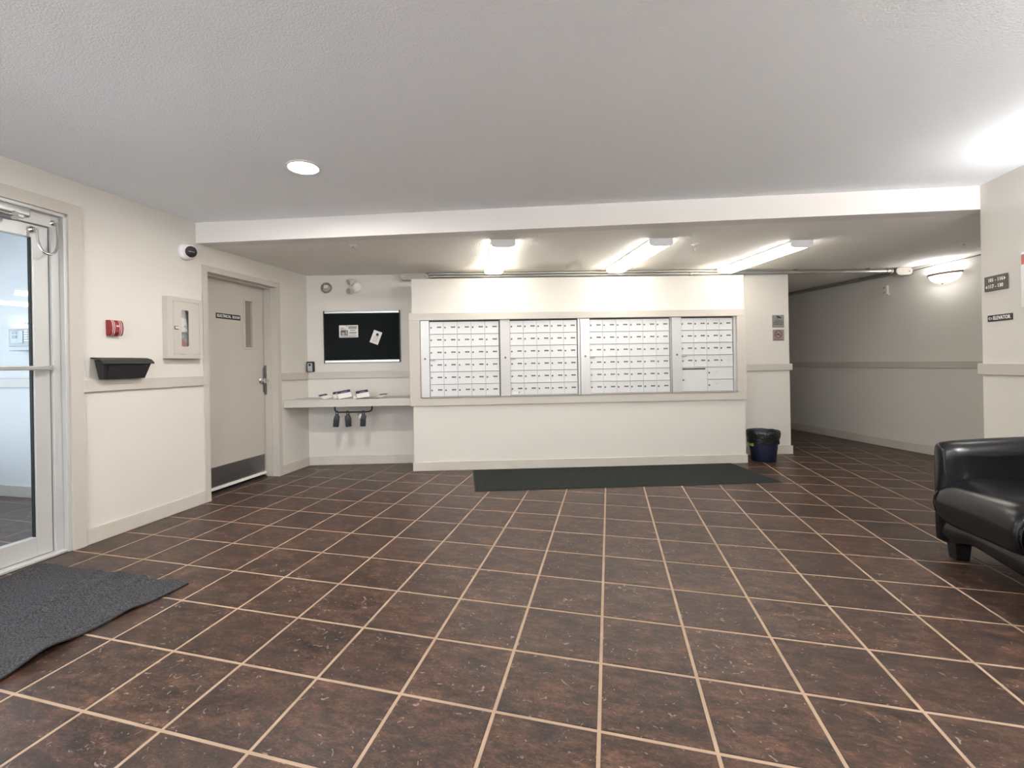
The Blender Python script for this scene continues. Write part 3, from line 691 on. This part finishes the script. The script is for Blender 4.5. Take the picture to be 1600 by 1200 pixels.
EX.o.matrix_world = FL @ Matrix.Translation((-.232, -.03, 1.2585))
t = Thing('fire_alarm_pull', 'red and white fire alarm pull station on the left wall', 'fire alarm', FL, (-.775, 0, 1.40))
prof = [(-.0005, 1.403), (-.030, 1.403), (-.044, 1.42), (-.050, 1.457), (-.044, 1.495), (-.030, 1.512), (-.0005, 1.512)]
b = MB(); b.prism(prof, -.818, -.732, 'yz'); t.part('body', b, 'red', 30)
for x in (-.806, -.794, -.757, -.745):
    b = MB(); pf = [(y-.0012, 1.457+(z-1.457)*1.0) for y, z in prof[1:-1]]; pb = [(y+.001, z) for y, z in prof[1:-1]][::-1]
    b.prism(pf+pb, x-.0014, x+.0014, 'yz'); t.part('stripe', b, 'white')
t.part('lettering', text_mb('FIRE', .014, -.775, -.0515, 1.470, .8), 'white')
b = MB(); b.box(-.789, -.761, -.053, -.044, 1.425, 1.441, .002); t.part('handle', b, 'red')

t = Thing('drop_box', 'black curved-lid metal mailbox hanging on the rail left of the electrical door', 'mailbox', FL, (-.74, 0, 1.09))
u0, u1 = -.918, -.562
b = MB()
def dring(u, s): return [(u+s*0, -.021, 1.098), (u, -.070, 1.098), (u+s*.0, -.105, 1.205), (u, -.100, 1.225), (u, -.021, 1.245)]
b.rings([[(u0+.032, -.0215, 1.100), (u0+.032, -.066, 1.100), (u0+.004, -.098, 1.215), (u0+.004, -.0215, 1.232)], [(u1-.032, -.0215, 1.100), (u1-.032, -.066, 1.100), (u1-.004, -.098, 1.215), (u1-.004, -.0215, 1.232)]])
b.box(u0+.04, u1-.04, -.0215, -.001, 1.12, 1.235)
t.part('body', b, 'dboxp')
lid = []
for u in (u0-.006, u1+.008):
    lid.append([(u, -.0005, 1.250), (u, -.045, 1.248), (u, -.085, 1.237), (u, -.110, 1.217), (u, -.113, 1.206), (u, -.106, 1.205), (u, -.098, 1.214), (u, -.08, 1.228), (u, -.045, 1.238), (u, -.0005, 1.240)])
b = MB(); b.rings(lid); t.part('lid', b, 'dboxp', 35)
b = MB(); b.rings([[(u0+.045, -.072, 1.112), (u0+.040, -.098, 1.196), (u0+.040, -.102, 1.196), (u0+.045, -.076, 1.112)], [(u1-.036, -.072, 1.112), (u1-.031, -.098, 1.196), (u1-.031, -.102, 1.196), (u1-.036, -.076, 1.112)]])
t.part('front_panel', b, 'blackp')
b = MB(); b.lathe((u1-.05, -.100, 1.19), (0, -1, -.2), [(.003, 0), (.003, .004)], 8); t.part('rivet', b, 'chrome')

t = Thing('security_camera', 'white turret security camera with black lens above the electrical door corner', 'camera', FL, (-.17, 0, 2.12))
b = MB(); b.lathe((-.172, -.0005, 2.135), (0, -1, 0), [(.066, 0), (.069, .010), (.068, .026), (.062, .036), (.050, .042)], 32); t.part('base', b, 'whitep', 40)
cdv = Vector((-.32, -.90, -.16)).normalized(); cc = Vector((-.168, -.040, 2.135))
b = MB(); b.lathe(cc, cdv, [(.044, -.03), (.058, -.012), (.062, .006), (.057, .026), (.047, .037), (.002, .037)], 32); t.part('housing', b, 'whitep', 40)
b = MB(); b.lathe(cc, cdv, [(.046, .0372), (.045, .042), (.033, .049), (.002, .052)], 28); ln = t.part('lens', b, 'blackp', 40)
b = MB()
for k in range(4):
    a = Vector((0, 0, 1)); s_ = cdv.cross(a).normalized(); p = cc+cdv*.052+s_*(.020-.012*k)
    b.cyl(p, p+cdv*.002, .0028, seg=8)
t.part('diodes', b, 'white', parent=ln)

# ================================================================== BACK WALL (PIER) SIGNS
t = Thing('camera_sign', 'square silver surveillance sign with camera symbol, upper of two on the pier', 'sign', FW, (5.66, 0, 1.535))
b = MB(); b.box(5.588, 5.734, -.004, -.0005, 1.537, 1.690, .001); t.part('plate', b, 'signs')
b = MB(); R_ = Matrix.Rotation(math.radians(22), 3, 'Y')
b.box(5.640, 5.690, -.0046, -.004, 1.656, 1.674, rot=R_); b.box(5.688, 5.700, -.0046, -.004, 1.650, 1.660, rot=R_)
b.tube([(5.660, -.0043, 1.655), (5.656, -.0043, 1.642), (5.640, -.0043, 1.640)], .0028, 6); t.part('camera_symbol', b, 'signb')
for z, tx, s_ in ((1.617, 'THIS AREA IS', .017), (1.597, 'UNDER 24 HOUR', .017), (1.577, 'SURVEILLANCE', .018)): t.part('lettering', text_mb(tx, s_, 5.661, -.0045, z, .92), 'signb')
t = Thing('no_smoking_sign', 'square silver no smoking sign with red ring, lower of two on the pier', 'sign', FW, (5.66, 0, 1.375))
b = MB(); b.box(5.592, 5.732, -.004, -.0005, 1.376, 1.513, .001); t.part('plate', b, 'signs')
c = Vector((5.660, -.005, 1.457)); b = MB()
ro, ri = .048, .040
n = 36; P = [[c+Vector((math.cos(2*PI*i/n)*r, y, math.sin(2*PI*i/n)*r)) for i in range(n)] for r, y in ((ro, .001), (ro, 0), (ri, 0), (ri, .001))]
b.rings(P, closed_ends=False); b.box(c.x-.042, c.x+.042, -.006, -.005, c.z-.004, c.z+.004, rot=Matrix.Rotation(math.radians(42), 3, 'Y')); t.part('red_ring', b, 'red')
b = MB(); b.box(5.628, 5.668, -.0046, -.004, 1.446, 1.455); b.box(5.672, 5.684, -.0046, -.004, 1.446, 1.455); b.tube([(5.676, -.0043, 1.46), (5.672, -.0043, 1.468), (5.68, -.0043, 1.474), (5.674, -.0043, 1.483)], .002, 6); t.part('cigarette_symbol', b, 'signb')
t.part('lettering', text_mb('NO SMOKING', .017, 5.661, -.0045, 1.391, .95), 'red')

# ================================================================== RIGHT WALL SIGNS (FR: u = 0.06 - y)
t = Thing('room_directory_sign', 'olive sign reading 101 - 116 and 117 - 130 with arrows on the right wall', 'sign', FR, (.14, 0, 1.62))
b = MB(); b.box(.042, .240, -.010, -.0005, 1.618, 1.724, .001); t.part('plate', b, 'signg')
t.part('lettering', text_mb('101 - 116', .036, .143, -.0106, 1.693, .95), 'white'); t.part('lettering', text_mb('117 - 130', .036, .143, -.0106, 1.648, .95), 'white')
b = MB(); b.prism([(.216, 1.681), (.216, 1.705), (.230, 1.693)], -.0112, -.010, 'xz'); t.part('arrow', b, 'white')
b = MB(); b.prism([(.068, 1.636), (.068, 1.660), (.054, 1.648)], -.0112, -.010, 'xz'); t.part('arrow', b, 'white')
t = Thing('elevator_sign', 'narrow black sign reading ELEVATOR with an arrow, below the room directory', 'sign', FR, (.165, 0, 1.40))
b = MB(); b.box(.060, .272, -.006, -.0005, 1.398, 1.444, .001); t.part('plate', b, 'signb')
t.part('lettering', text_mb('ELEVATOR', .036, .184, -.0066, 1.421, .86), 'white')
o_ = [(.068, 1.421), (.082, 1.433), (.082, 1.427), (.100, 1.427), (.100, 1.415), (.082, 1.415), (.082, 1.409)]
i_ = [(.0725, 1.421), (.0795, 1.4275), (.0795, 1.4245), (.0975, 1.4245), (.0975, 1.4175), (.0795, 1.4175), (.0795, 1.4145)]
b = MB(); b.rings([[(x, -.006, z) for x, z in o_], [(x, -.0068, z) for x, z in o_], [(x, -.0068, z) for x, z in i_], [(x, -.006, z) for x, z in i_]], closed_ends=False); t.part('arrow', b, 'white')
t = Thing('wall_notice', 'white framed notice with a red heading at the right edge of the photo', 'notice', FR, (.47, 0, 1.47))
b = MB(); b.box(.354, .62, -.012, -.0005, 1.47, 1.835, .003); t.part('board', b, 'whitep')
b = MB(); b.box(.362, .61, -.0135, -.012, 1.755, 1.82); t.part('heading', b, 'extred')

# ================================================================== HALL WALL ITEMS
t = Thing('thermostat', 'small cream thermostat on the hall wall', 'thermostat', FH, (1.69, 0, 1.94))
b = MB(); b.box(1.648, 1.718, -.028, -.0005, 1.965, 2.075, .004, 2); t.part('body', b, 'offp')
b = MB(); b.box(1.668, 1.698, -.030, -.028, 2.03, 2.055); b.box(1.66, 1.70, -.030, -.028, 1.975, 1.99); t.part('vents', b, 'greyp')
b = MB(); b.box(1.672, 1.732, -.022, -.0005, 1.94, 1.965, .003); t.part('lower_box', b, 'offp')
def sconce(F, u, z, lab, en):
    t = Thing('wall_sconce', lab, 'wall lamp', F, (u, 0, z))
    b = MB(); prof = [(.170, .0), (.165, -.020), (.145, -.055), (.110, -.082), (.060, -.100), (.003, -.104)]
    prof = [(r, h) for r, h in prof]
    inner = [(r*.94, h+.006) for r, h in prof][::-1]
    rs = []
    for r, h in prof+inner:
        rs.append([(u-r*math.cos(PI*i/20), -.001-max(r, .003)*.58*math.sin(PI*i/20), z+h) for i in range(21)])
    b.rings(rs, closed_ends=False, loop=False); t.part('glass_bowl', b, 'bowl', 60)
    b = MB(); rs = []
    for r, h in ((.170, -.012), (.180, -.012), (.180, .012), (.170, .012), (.170, -.012)):
        rs.append([(u-r*math.cos(PI*i/20), -.001-r*.58*math.sin(PI*i/20), z+h) for i in range(21)])
    b.rings(rs, closed_ends=False, loop=False); t.part('rim_band', b, 'bronze', 60)
    b = MB(); b.lathe((u, -.045, z-.103), (0, 0, -1), [(.012, 0), (.010, .008), (.003, .014)], 12); t.part('finial', b, 'bronze', 40)
    l = bpy.data.lights.new('sconce_bulb', 'POINT'); l.energy = en; l.color = (1, .995, .985); l.shadow_soft_size = .04
    lo = bpy.data.objects.new('sconce_bulb', l); COL.objects.link(lo); lo.parent = t.o; lo.location = (0, -.085, -.025)
sconce(FH, 2.39, 2.085, 'lit half-bowl wall sconce with brown rim on the hall wall', SCONCE*1.5)
sconce(FR, 1.02, 2.085, 'lit half-bowl wall sconce on the right wall above the sofa', SCONCE*5)
sconce(FR, 3.3, 2.085, 'added half-bowl wall sconce, unseen on the right wall behind the camera, brightening the ceiling', SCONCE*62)  # added uplight out of view, brightens the main ceiling
sconce(frame(0, -6.65, 180), .6, 2.085, 'added half-bowl wall sconce, unseen on the rear wall behind the camera, brightening the ceiling', SCONCE*62)  # another added uplight out of view, for the ceiling behind

# conduits
t = Thing('electrical_conduit', 'galvanised conduit run along the ceiling edge above the mailboxes', 'conduit', FW, (4.2, -.04, 2.2))
b = MB(); b.cyl((1.42, -.042, 2.2), (7.06, -.042, 2.2), .024, seg=18); t.part('pipe', b, 'galv', 40)
b = MB(); b.cyl((1.45, -.105, 2.217), (5.0, -.105, 2.217), .0165, seg=16); t.part('pipe', b, 'galv', 40)
for u in (1.45, 4.55, 6.98):
    b = MB(); b.lathe((u, -.042, 2.2), (1, 0, 0), [(.026, 0), (.031, .004), (.031, .022), (.026, .026), (.026, .05), (.031, .054), (.031, .070), (.026, .074)], 20); t.part('coupling', b, 'galv', 40)
for u in (2.6, 3.7, 4.30, 5.85, 6.75):
    b = MB(); b.box(u-.010, u+.010, -.070, -.012, 2.222, 2.2345, .002); b.lathe((u-.010, -.042, 2.2), (1, 0, 0), [(.0245, 0), (.0265, .001), (.0265, .019), (.0245, .02)], 18); t.part('strap', b, 'galv', 40)
def cbody(x0, x1, y, z, hh, nm='conduit_body'):
    b = MB(); P = []
    for i in range(13): a = -PI/2+PI*i/12; P.append((x1-hh+hh*math.cos(a), z+hh*math.sin(a)))
    for i in range(13): a = PI/2+PI*i/12; P.append((x0+hh+hh*math.cos(a), z+hh*math.sin(a)))
    b.prism(P, y-.045, y+.04, 'xz'); bmesh.ops.bevel(b.bm, geom=[e for e in b.bm.edges if abs(e.verts[0].co.y-e.verts[1].co.y) < 1e-6], offset=.004, segments=1, affect='EDGES')
    o = t.part(nm, b, 'galvb', 40)
    b = MB(); b.cyl(((x0+hh), y-.049, z), ((x0+hh), y-.045, z), .009, seg=12); b.cyl(((x1-hh), y-.049, z), ((x1-hh), y-.045, z), .009, seg=12); t.part('screws', b, 'chrome', parent=o)
cbody(1.11, 1.44, -.06, 2.193, .040); cbody(7.06, 7.265, -.05, 2.188, .045)
t = Thing('hall_conduit', 'thinner conduit running along the top of the hall wall into the corridor', 'conduit', FH, (.9, -.03, 2.2))
b = MB(); b.cyl((-1.5, -.032, 2.203), (1.82, -.032, 2.203), .020, seg=16); t.part('pipe', b, 'galv', 40)
for u in (.1, 1.35):
    b = MB(); b.box(u-.01, u+.01, -.058, -.008, 2.205, 2.2345, .002); t.part('strap', b, 'galv')
pts = [(1.98+i*.1, -.012-.004*math.sin(i*1.3), 2.185+.030*min(1, i/5)+.004*math.sin(i*.9)) for i in range(16)]
b = MB(); b.tube(pts, .0045, 6)
solo('ceiling_cable', b, 'cord', 'thin dark cable running along the hall ceiling edge above the sconce', 'cable', FH, (1.98, 0, 2.2))

# ================================================================== CEILING ITEMS
def fixture(x, y, lab):
    F = frame(x, y, 17.8)
    t = Thing('ceiling_fixture', lab, 'ceiling light', F, (0, 0, ZS), 'fluorescent fixtures over the mailboxes')
    hw, L_ = .100, .60
    b = MB(); b.box(-.062, .062, -L_+.01, L_-.01, ZS-.022, ZS-.0005); t.part('housing', b, 'whitep')
    for s_ in (-1, 1):
        b = MB(); b.box(min(s_*.094, s_*.1015), max(s_*.094, s_*.1015), -L_, L_, ZS-.022, ZS-.002); t.part('side_rail', b, 'endcap')
    prof = [(-hw, ZS-.022), (-hw-.002, ZS-.040), (-hw+.010, ZS-.058), (-hw*.6, ZS-.066), (hw*.6, ZS-.066), (hw-.010, ZS-.058), (hw+.002, ZS-.040), (hw, ZS-.022)]
    b = MB(); b.rings([[(a, -L_, c) for a, c in prof], [(a, L_, c) for a, c in prof]], closed_ends=True); t.part('diffuser', b, 'tube', 30)
    for s_ in (-1, 1):
        b = MB(); P = [(-hw*1.04, ZS-.001)]+[(a*1.04, c-.003) for a, c in prof[1:-1]]+[(hw*1.04, ZS-.001)]
        y0, y1 = (s_*L_, s_*(L_+.006)); b.prism(P, min(y0, y1), max(y0, y1), 'xz'); t.part('end_cap', b, 'endcap')
n1 = Vector((-.3057, .952, 0))
for (x, y), lab in zip(((-1.000, .275), (.325, .695), (1.575, 1.195)),
    ('lit wraparound ceiling fixture, leftmost of three above the mailboxes', 'lit wraparound ceiling fixture, middle of three above the mailboxes', 'lit wraparound ceiling fixture, rightmost of three, nearest the corridor')):
    fixture(x, y, lab)
def downlight(x, y, lab):
  t = Thing('downlight', lab, 'ceiling light', FC, (x, y, ZC))
  b = MB(); b.lathe((x, y, ZC-.0005), (0, 0, -1), [(.104, 0), (.104, .003), (.094, .008), (.090, .008), (.090, .0)], 40); t.part('ring', b, 'whitep', 40)
  b = MB(); b.lathe((x, y, ZC-.001), (0, 0, -1), [(.0895, 0), (.0895, .005), (.002, .007)], 40); t.part('lens', b, 'down', 40)
downlight(-1.77, -1.72, 'round flush lit downlight in the main ceiling, in front of the lowered ceiling')
downlight(-1.77, -4.4, 'added round flush downlight over the entrance mat, unseen behind the camera')  # added lamp out of view, brightens floor and left wall
downlight(1.2, -4.4, 'added round flush downlight, unseen behind the camera on the sofa side')  # added lamp out of view, lifts the foreground light
downlight(.2, -5.9, 'added round flush downlight, unseen, nearest the rear wall')  # added lamp out of view, fills the room from the rear
def sprinkler(x, y, lab):
    t = Thing('sprinkler', lab, 'sprinkler', FC, (x, y, ZS), 'sprinkler heads in the lowered ceiling')
    b = MB(); b.lathe((x, y, ZS-.0005), (0, 0, -1), [(.036, 0), (.036, .003), (.022, .008), (.012, .010)], 20); t.part('escutcheon', b, 'whitep', 40)
    b = MB(); b.lathe((x, y, ZS-.008), (0, 0, -1), [(.009, 0), (.009, .014), (.006, .016)], 12)
    for s_ in (-1, 1): b.tube([(x+s_*.008, y, ZS-.020), (x+s_*.014, y, ZS-.032), (x+s_*.004, y, ZS-.046)], .002, 6)
    t.part('frame', b, 'chrome', 40)
    b = MB(); b.lathe((x, y, ZS-.046), (0, 0, -1), [(.014, 0), (.014, .0015)], 12); t.part('deflector', b, 'chrome')
sprinkler(-2.128, -.545, 'sprinkler head above the alcove, left of the fixtures')
sprinkler(.845, .46, 'sprinkler head between the middle and right ceiling fixtures')
sprinkler(3.335, 1.27, 'sprinkler head above the hall sconce on the right')

# ================================================================== MATS
FT = frame(-1.146, -0.182, 17.8)
t = Thing('floor_mat', 'long dark green-black mat lying in front of the mailboxes', 'mat', FT, (1.43, .41, 0))
b = MB(); b.box(.012, 2.865, .012, .815, .0005, .009, .002); t.part('pile', b, 'matmail')
b = MB(); b.box(0, 2.877, 0, .0115, .0004, .006); b.box(0, 2.877, .8155, .828, .0004, .006); b.box(0, .0115, .0115, .8155, .0004, .006); b.box(2.8655, 2.877, .0115, .8155, .0004, .006); t.part('rubber_edge', b, 'rubber')
# entrance mat: wavy sheet
def mat_z(u, v):     # u 0..1 across (x), v = distance from far edge in m
    e = math.exp(-((v)/.07)**2)
    z = 0.0
    for c, a, w in ((.02, .016, .05), (.42, .014, .035), (.55, .017, .035), (.72, .017, .04)): z += a*math.exp(-((u-c)/w)**2)*math.exp(-(v/.16)**2)
    r = math.exp(-((1-u)/.10)**2)
    for c, a, w in ((.30, .012, .06), (.64, .028, .10), (.98, .012, .08), (1.30, .024, .10)): z += a*math.exp(-((v-c)/w)**2)*r
    z += .006*math.exp(-((u-.55)/.06)**2)*math.exp(-((v-.5)/.25)**2)
    return z
t = Thing('entrance_mat', 'charcoal ribbed entrance mat with rippled edges inside the glass door', 'mat', FC, (-2.7, -3.0, 0))
nu, nv = 70, 110; x0m, x1m, y0m, Lm = -3.235, -2.170, -2.238, 1.75
def mp(i, j, dz):
    u = i/nu; v = Lm*j/nv
    xe = .012*math.sin(v*8.5+1) * (u > .5)*((u-.5)*2) - .018*math.sin(v*2.1)*(u)
    ye = .010*math.sin(u*22)*math.exp(-v/.1) + .045*math.exp(-(u/.07)**2)*math.exp(-v/.15)*-1
    return (x0m+(x1m-x0m)*u+xe-.0*v, y0m-v+ye, mat_z(u, v)+dz)
b = MB()
top = [[b.bm.verts.new(mp(i, j, .008)) for i in range(nu+1)] for j in range(nv+1)]
bot = [[b.bm.verts.new(mp(i, j, .0006)) for i in range(nu+1)] for j in range(nv+1)]
for j in range(nv):
    for i in range(nu):
        b.bm.faces.new((top[j][i], top[j][i+1], top[j+1][i+1], top[j+1][i])); b.bm.faces.new((bot[j][i], bot[j+1][i], bot[j+1][i+1], bot[j][i+1]))
for j in range(nv):
    for k in (0, nu): b.bm.faces.new((top[j][k], top[j+1][k], bot[j+1][k], bot[j][k]))
for i in range(nu):
    for k in (0, nv): b.bm.faces.new((top[k][i], top[k][i+1], bot[k][i+1], bot[k][i]))
t.part('pile', b, 'matdoor', 50)
b = MB(); b.tube([tuple(Vector(mp(nu, j, .006))+Vector((.003, 0, 0))) for j in range(0, nv+1, 2)], .0045, 6); t.part('rubber_edge', b, 'rubber', 60)

# ================================================================== WASTE BIN
bx, by = 1.735, 1.735
t = Thing('waste_bin', 'navy plastic waste bin with black liner beside the mailbox wall', 'waste bin', FC, (bx, by, 0))
b = MB(); b.lathe((bx, by, .0005), (0, 0, 1), [(.118, 0), (.125, .008), (.135, .12), (.137, .125), (.140, .16), (.155, .325), (.158, .335), (.150, .335), (.130, .14), (.115, .012), (.003, .010)], 40); bd = t.part('body', b, 'navy', 40)
rs = []; nn_ = 72
for r, h, amp in ((.132, .16, .0), (.147, .29, .004), (.155, .338, .003), (.163, .346, .003), (.169, .338, .004), (.170, .315, .005), (.167, .28, .009), (.163, .25, .013), (.160, .225, .012), (.159, .205, .008)):
    ring = []
    for i in range(nn_):
        a = 2*PI*i/nn_; w = noise.noise(Vector((math.cos(a)*3.1, math.sin(a)*3.1, h*14)))+.5*noise.noise(Vector((math.cos(a)*8, math.sin(a)*8, h*25)))
        hz = h + (.022*noise.noise(Vector((math.cos(a)*2, math.sin(a)*2, 3))) if h < .26 and r > .15 else 0) + .004*w
        ring.append((bx+math.cos(a)*(r+amp*w), by+math.sin(a)*(r+amp*w), hz))
    rs.append(ring)
b = MB(); b.rings(rs, closed_ends=False); t.part('liner', b, 'bag', 80, label='black plastic bin liner folded over the rim')
b = MB(); a0 = math.radians(168)
rs = [[(bx+math.cos(a0+i*.09)*(.1475+(z-.19)*.09), by+math.sin(a0+i*.09)*(.1475+(z-.19)*.09), z) for z in (.170, .205)] for i in range(10)]
b.rings(rs, closed_ends=False, loop=False); t.part('sticker', b, 'lime')

# ================================================================== SOFA
t = Thing('sofa', 'black leather tub sofa with rounded arm against the right wall', 'sofa', FC, (2.27, -1.49, 0))
XF, XB, Y1, Y0 = 1.905, 2.655, -.835, -2.165      # front, back, far side, near side
# shell: U shaped wall swept along a path
def shell_path():
    P = []; r = .26
    P += [(XF+.01+i*(XB-.06-r-XF)/8, Y1-.06) for i in range(9)]
    cx, cy = XB-.06-r, Y1-.06-r
    for i in range(1, 9): a = PI/2-PI/2*i/9; P.append((cx+r*math.cos(a), cy+r*math.sin(a)))
    P += [(XB-.06, cy-i*(cy-(Y0+.06+r))/8) for i in range(9)]
    cy2 = Y0+.06+r
    for i in range(1, 9): a = -PI/2*i/9; P.append((cx+r*math.cos(a), cy2+r*math.sin(a)))
    P += [(cx-i*(XB-.06-r-XF-.01)/8, Y0+.06) for i in range(9)]
    return P
P = shell_path(); n = len(P); rs = []
for i, (x, y) in enumerate(P):
    a = Vector(P[max(i-1, 0)]); c = Vector(P[min(i+1, n-1)]); d = (c-a).normalized(); nrm = Vector((d.y, -d.x))   # outward to the right of travel? checked below
    out = nrm if (Vector((x, y))-Vector((2.2, -1.49))).dot(nrm) > 0 else -nrm
    s_ = min(i, n-1-i)/8; top = .655+.045*min(1, s_/1.0)**.7 if s_ < 1.2 else .700+.01*min(1, (s_-1.2))
    th_o, th_i = .062, .060
    endt = min(i, n-1-i); sh = 1.0 if endt > 0 else .80
    sec = [(th_o*.72*sh, .075), (th_o*.98*sh, .16), (th_o*sh, .30), (th_o*1.0*sh, .50), (th_o*.98*sh, top-.055), (th_o*.80*sh, top-.020), (th_o*.35*sh, top-.003), (-th_i*.1, top), (-th_i*.6*sh, top-.014), (-th_i*.95*sh, top-.050), (-th_i*1.05*sh, top-.10), (-th_i*.8*sh, .46), (-th_i*.8*sh, .30), (-th_i*.7*sh, .08)]
    rs.append([(x+out.x*o, y+out.y*o, z) for o, z in sec])
b = MB()
# rounded front caps
def cap(r, f, dx): 
    c = Vector((sum(p[0] for p in r)/len(r), sum(p[1] for p in r)/len(r), 0)); return [(p[0]+dx, c.y+(p[1]-c.y)*f, .36+(p[2]-.36)*(1-(1-f)*.12)) for p in r]
rs = [cap(rs[0], .45, -.022), cap(rs[0], .8, -.014)]+rs+[cap(rs[-1], .8, -.014), cap(rs[-1], .45, -.022)]
b.rings(rs); sh_ = t.part('shell', b, 'leather', 60, label='curved arm and back shell')
# piping seam along the inner front edge of the far arm
b = MB(); b.tube([(XF-.006, Y1-.118, .48), (XF-.010, Y1-.118, .56), (XF-.004, Y1-.105, .61), (XF+.01, Y1-.06, .636), (XF+.012, Y1-.02, .60)], .004, 8); t.part('piping', b, 'leatherd', 60)
# seat cushions: rounded waterfall front
def cushion(ya, yb, nm='seat_cushion'):
    prof = [(2.50, .27), (2.50, .462), (2.30, .478), (2.10, .474), (2.01, .466), (1.945, .448), (1.897, .412), (1.868, .355), (1.862, .295), (1.872, .240), (1.900, .198), (1.95, .175), (2.06, .17)]
    rs = []; cz = .30; cx_ = 2.12
    for k in range(17):
        s_ = -1+2*k/16; f = (1-abs(s_)**6)**(1/3.0) if abs(s_) < 1 else 0; f = max(f, .55)
        y = (ya+yb)/2+(yb-ya)/2*math.copysign(abs(s_)**.8, s_)
        rs.append([(cx_+(px-cx_)*(1-(1-f)*.10) if px < cx_ else px, y, cz+(pz-cz)*(1-(1-f)*.55)+.006*math.sin(px*17+y*9)*f) for px, pz in prof])
    b = MB(); b.rings(rs); o = t.part(nm, b, 'leather', 70)
    mod = o.modifiers.new('soft', 'SUBSURF'); mod.levels = 1; mod.render_levels = 1
    for ye in (ya, yb):
        s_ = 1 if ye == max(ya, yb) else -1
        b = MB(); b.tube([(cx_+(px-cx_)*.955, ye-s_*.006, cz+(pz-cz)*.78) for px, pz in prof[3:12]], .004, 6); t.part('seam', b, 'leatherd', 60, parent=o)
cushion(-.885, -1.475); cushion(-1.485, -2.12)
# front apron, arched between the legs
b = MB(); rs = []
for k in range(25):
    s_ = k/24; y = Y1-.035-(Y1-Y0-.07)*s_
    e = min(s_, 1-s_); zb = .085+.055*min(1, (e/.10))**1.2*(1 if e > .07 else 0)*0 + (.085 if e < .09 else .085+.045*min(1, (e-.09)/.10)-.030*min(1, max(0, (e-.2)/.3)))
    zt = .235-.05*max(0, (.05-e)/.05)
    zb = zb-.085 if zb > .16 else zb
    rs.append([(XF+.20, y, zb), (XF+.035, y, zb), (XF+.005, y, zb+.012), (XF-.008, y, zb+.05), (XF+.0, y, zt-.02), (XF+.04, y, zt), (XF+.20, y, zt)])
b.rings(rs); t.part('apron', b, 'leather', 60)
b = MB(); b.box(XF+.15, XB-.03, Y0+.03, Y1-.03, .09, .28); t.part('seat_base', b, 'leather')
for lx, ly in ((1.955, -.955), (1.955, -2.055), (2.59, -.925), (2.59, -2.055)):
    b = MB(); h = .037; l = .030
    b.rings([[(lx-l, ly-l, .0005), (lx+l, ly-l, .0005), (lx+l, ly+l, .0005), (lx-l, ly+l, .0005)], [(lx-h, ly-h, .10), (lx+h, ly-h, .10), (lx+h, ly+h, .10), (lx-h, ly+h, .10)]]); t.part('leg', b, 'legw')

# ================================================================== VESTIBULE PANEL
t = Thing('annunciator_panel', 'pale fire annunciator panel with display seen through the glass door', 'control panel', FV, (.6, 0, 1.36))
b = MB(); b.box(.305, .90, -.10, -.0005, 1.352, 1.548, .004); t.part('casing', b, 'panelblue')
b = MB(); b.box(.322, .885, -.104, -.10, 1.390, 1.540, .002); pw = t.part('window', b, 'panelgrey')
b = MB(); b.box(.345, .50, -.107, -.104, 1.418, 1.532, .002); t.part('keypad_plate', b, 'panelblue', parent=pw)
b = MB(); b.box(.365, .425, -.109, -.107, 1.50, 1.525); b.box(.365, .425, -.109, -.107, 1.462, 1.49); t.part('display', b, 'lcd', parent=pw)
b = MB()
for i in range(5):
    for j in range(6): b.box(.51+j*.055, .555+j*.055, -.107, -.104, 1.520-i*.021, 1.530-i*.021)
t.part('zone_labels', b, 'whitep', parent=pw)
for k in range(6):
    x = .335+k*.048
    b = MB(); b.box(x, x+.028, -.002, -.0005, 1.585, 1.622); b.mi = 1; b.box(x+.006, x+.022, -.0026, -.002, 1.592, 1.615); solo('wall_label', b, ['whitep', 'greyp'], ('leftmost','second','third','fourth','fifth','last')[k]+' small grey symbol label from the left above the annunciator panel', 'label', FV, (x, 0, 1.585), group='symbol labels above the annunciator panel')
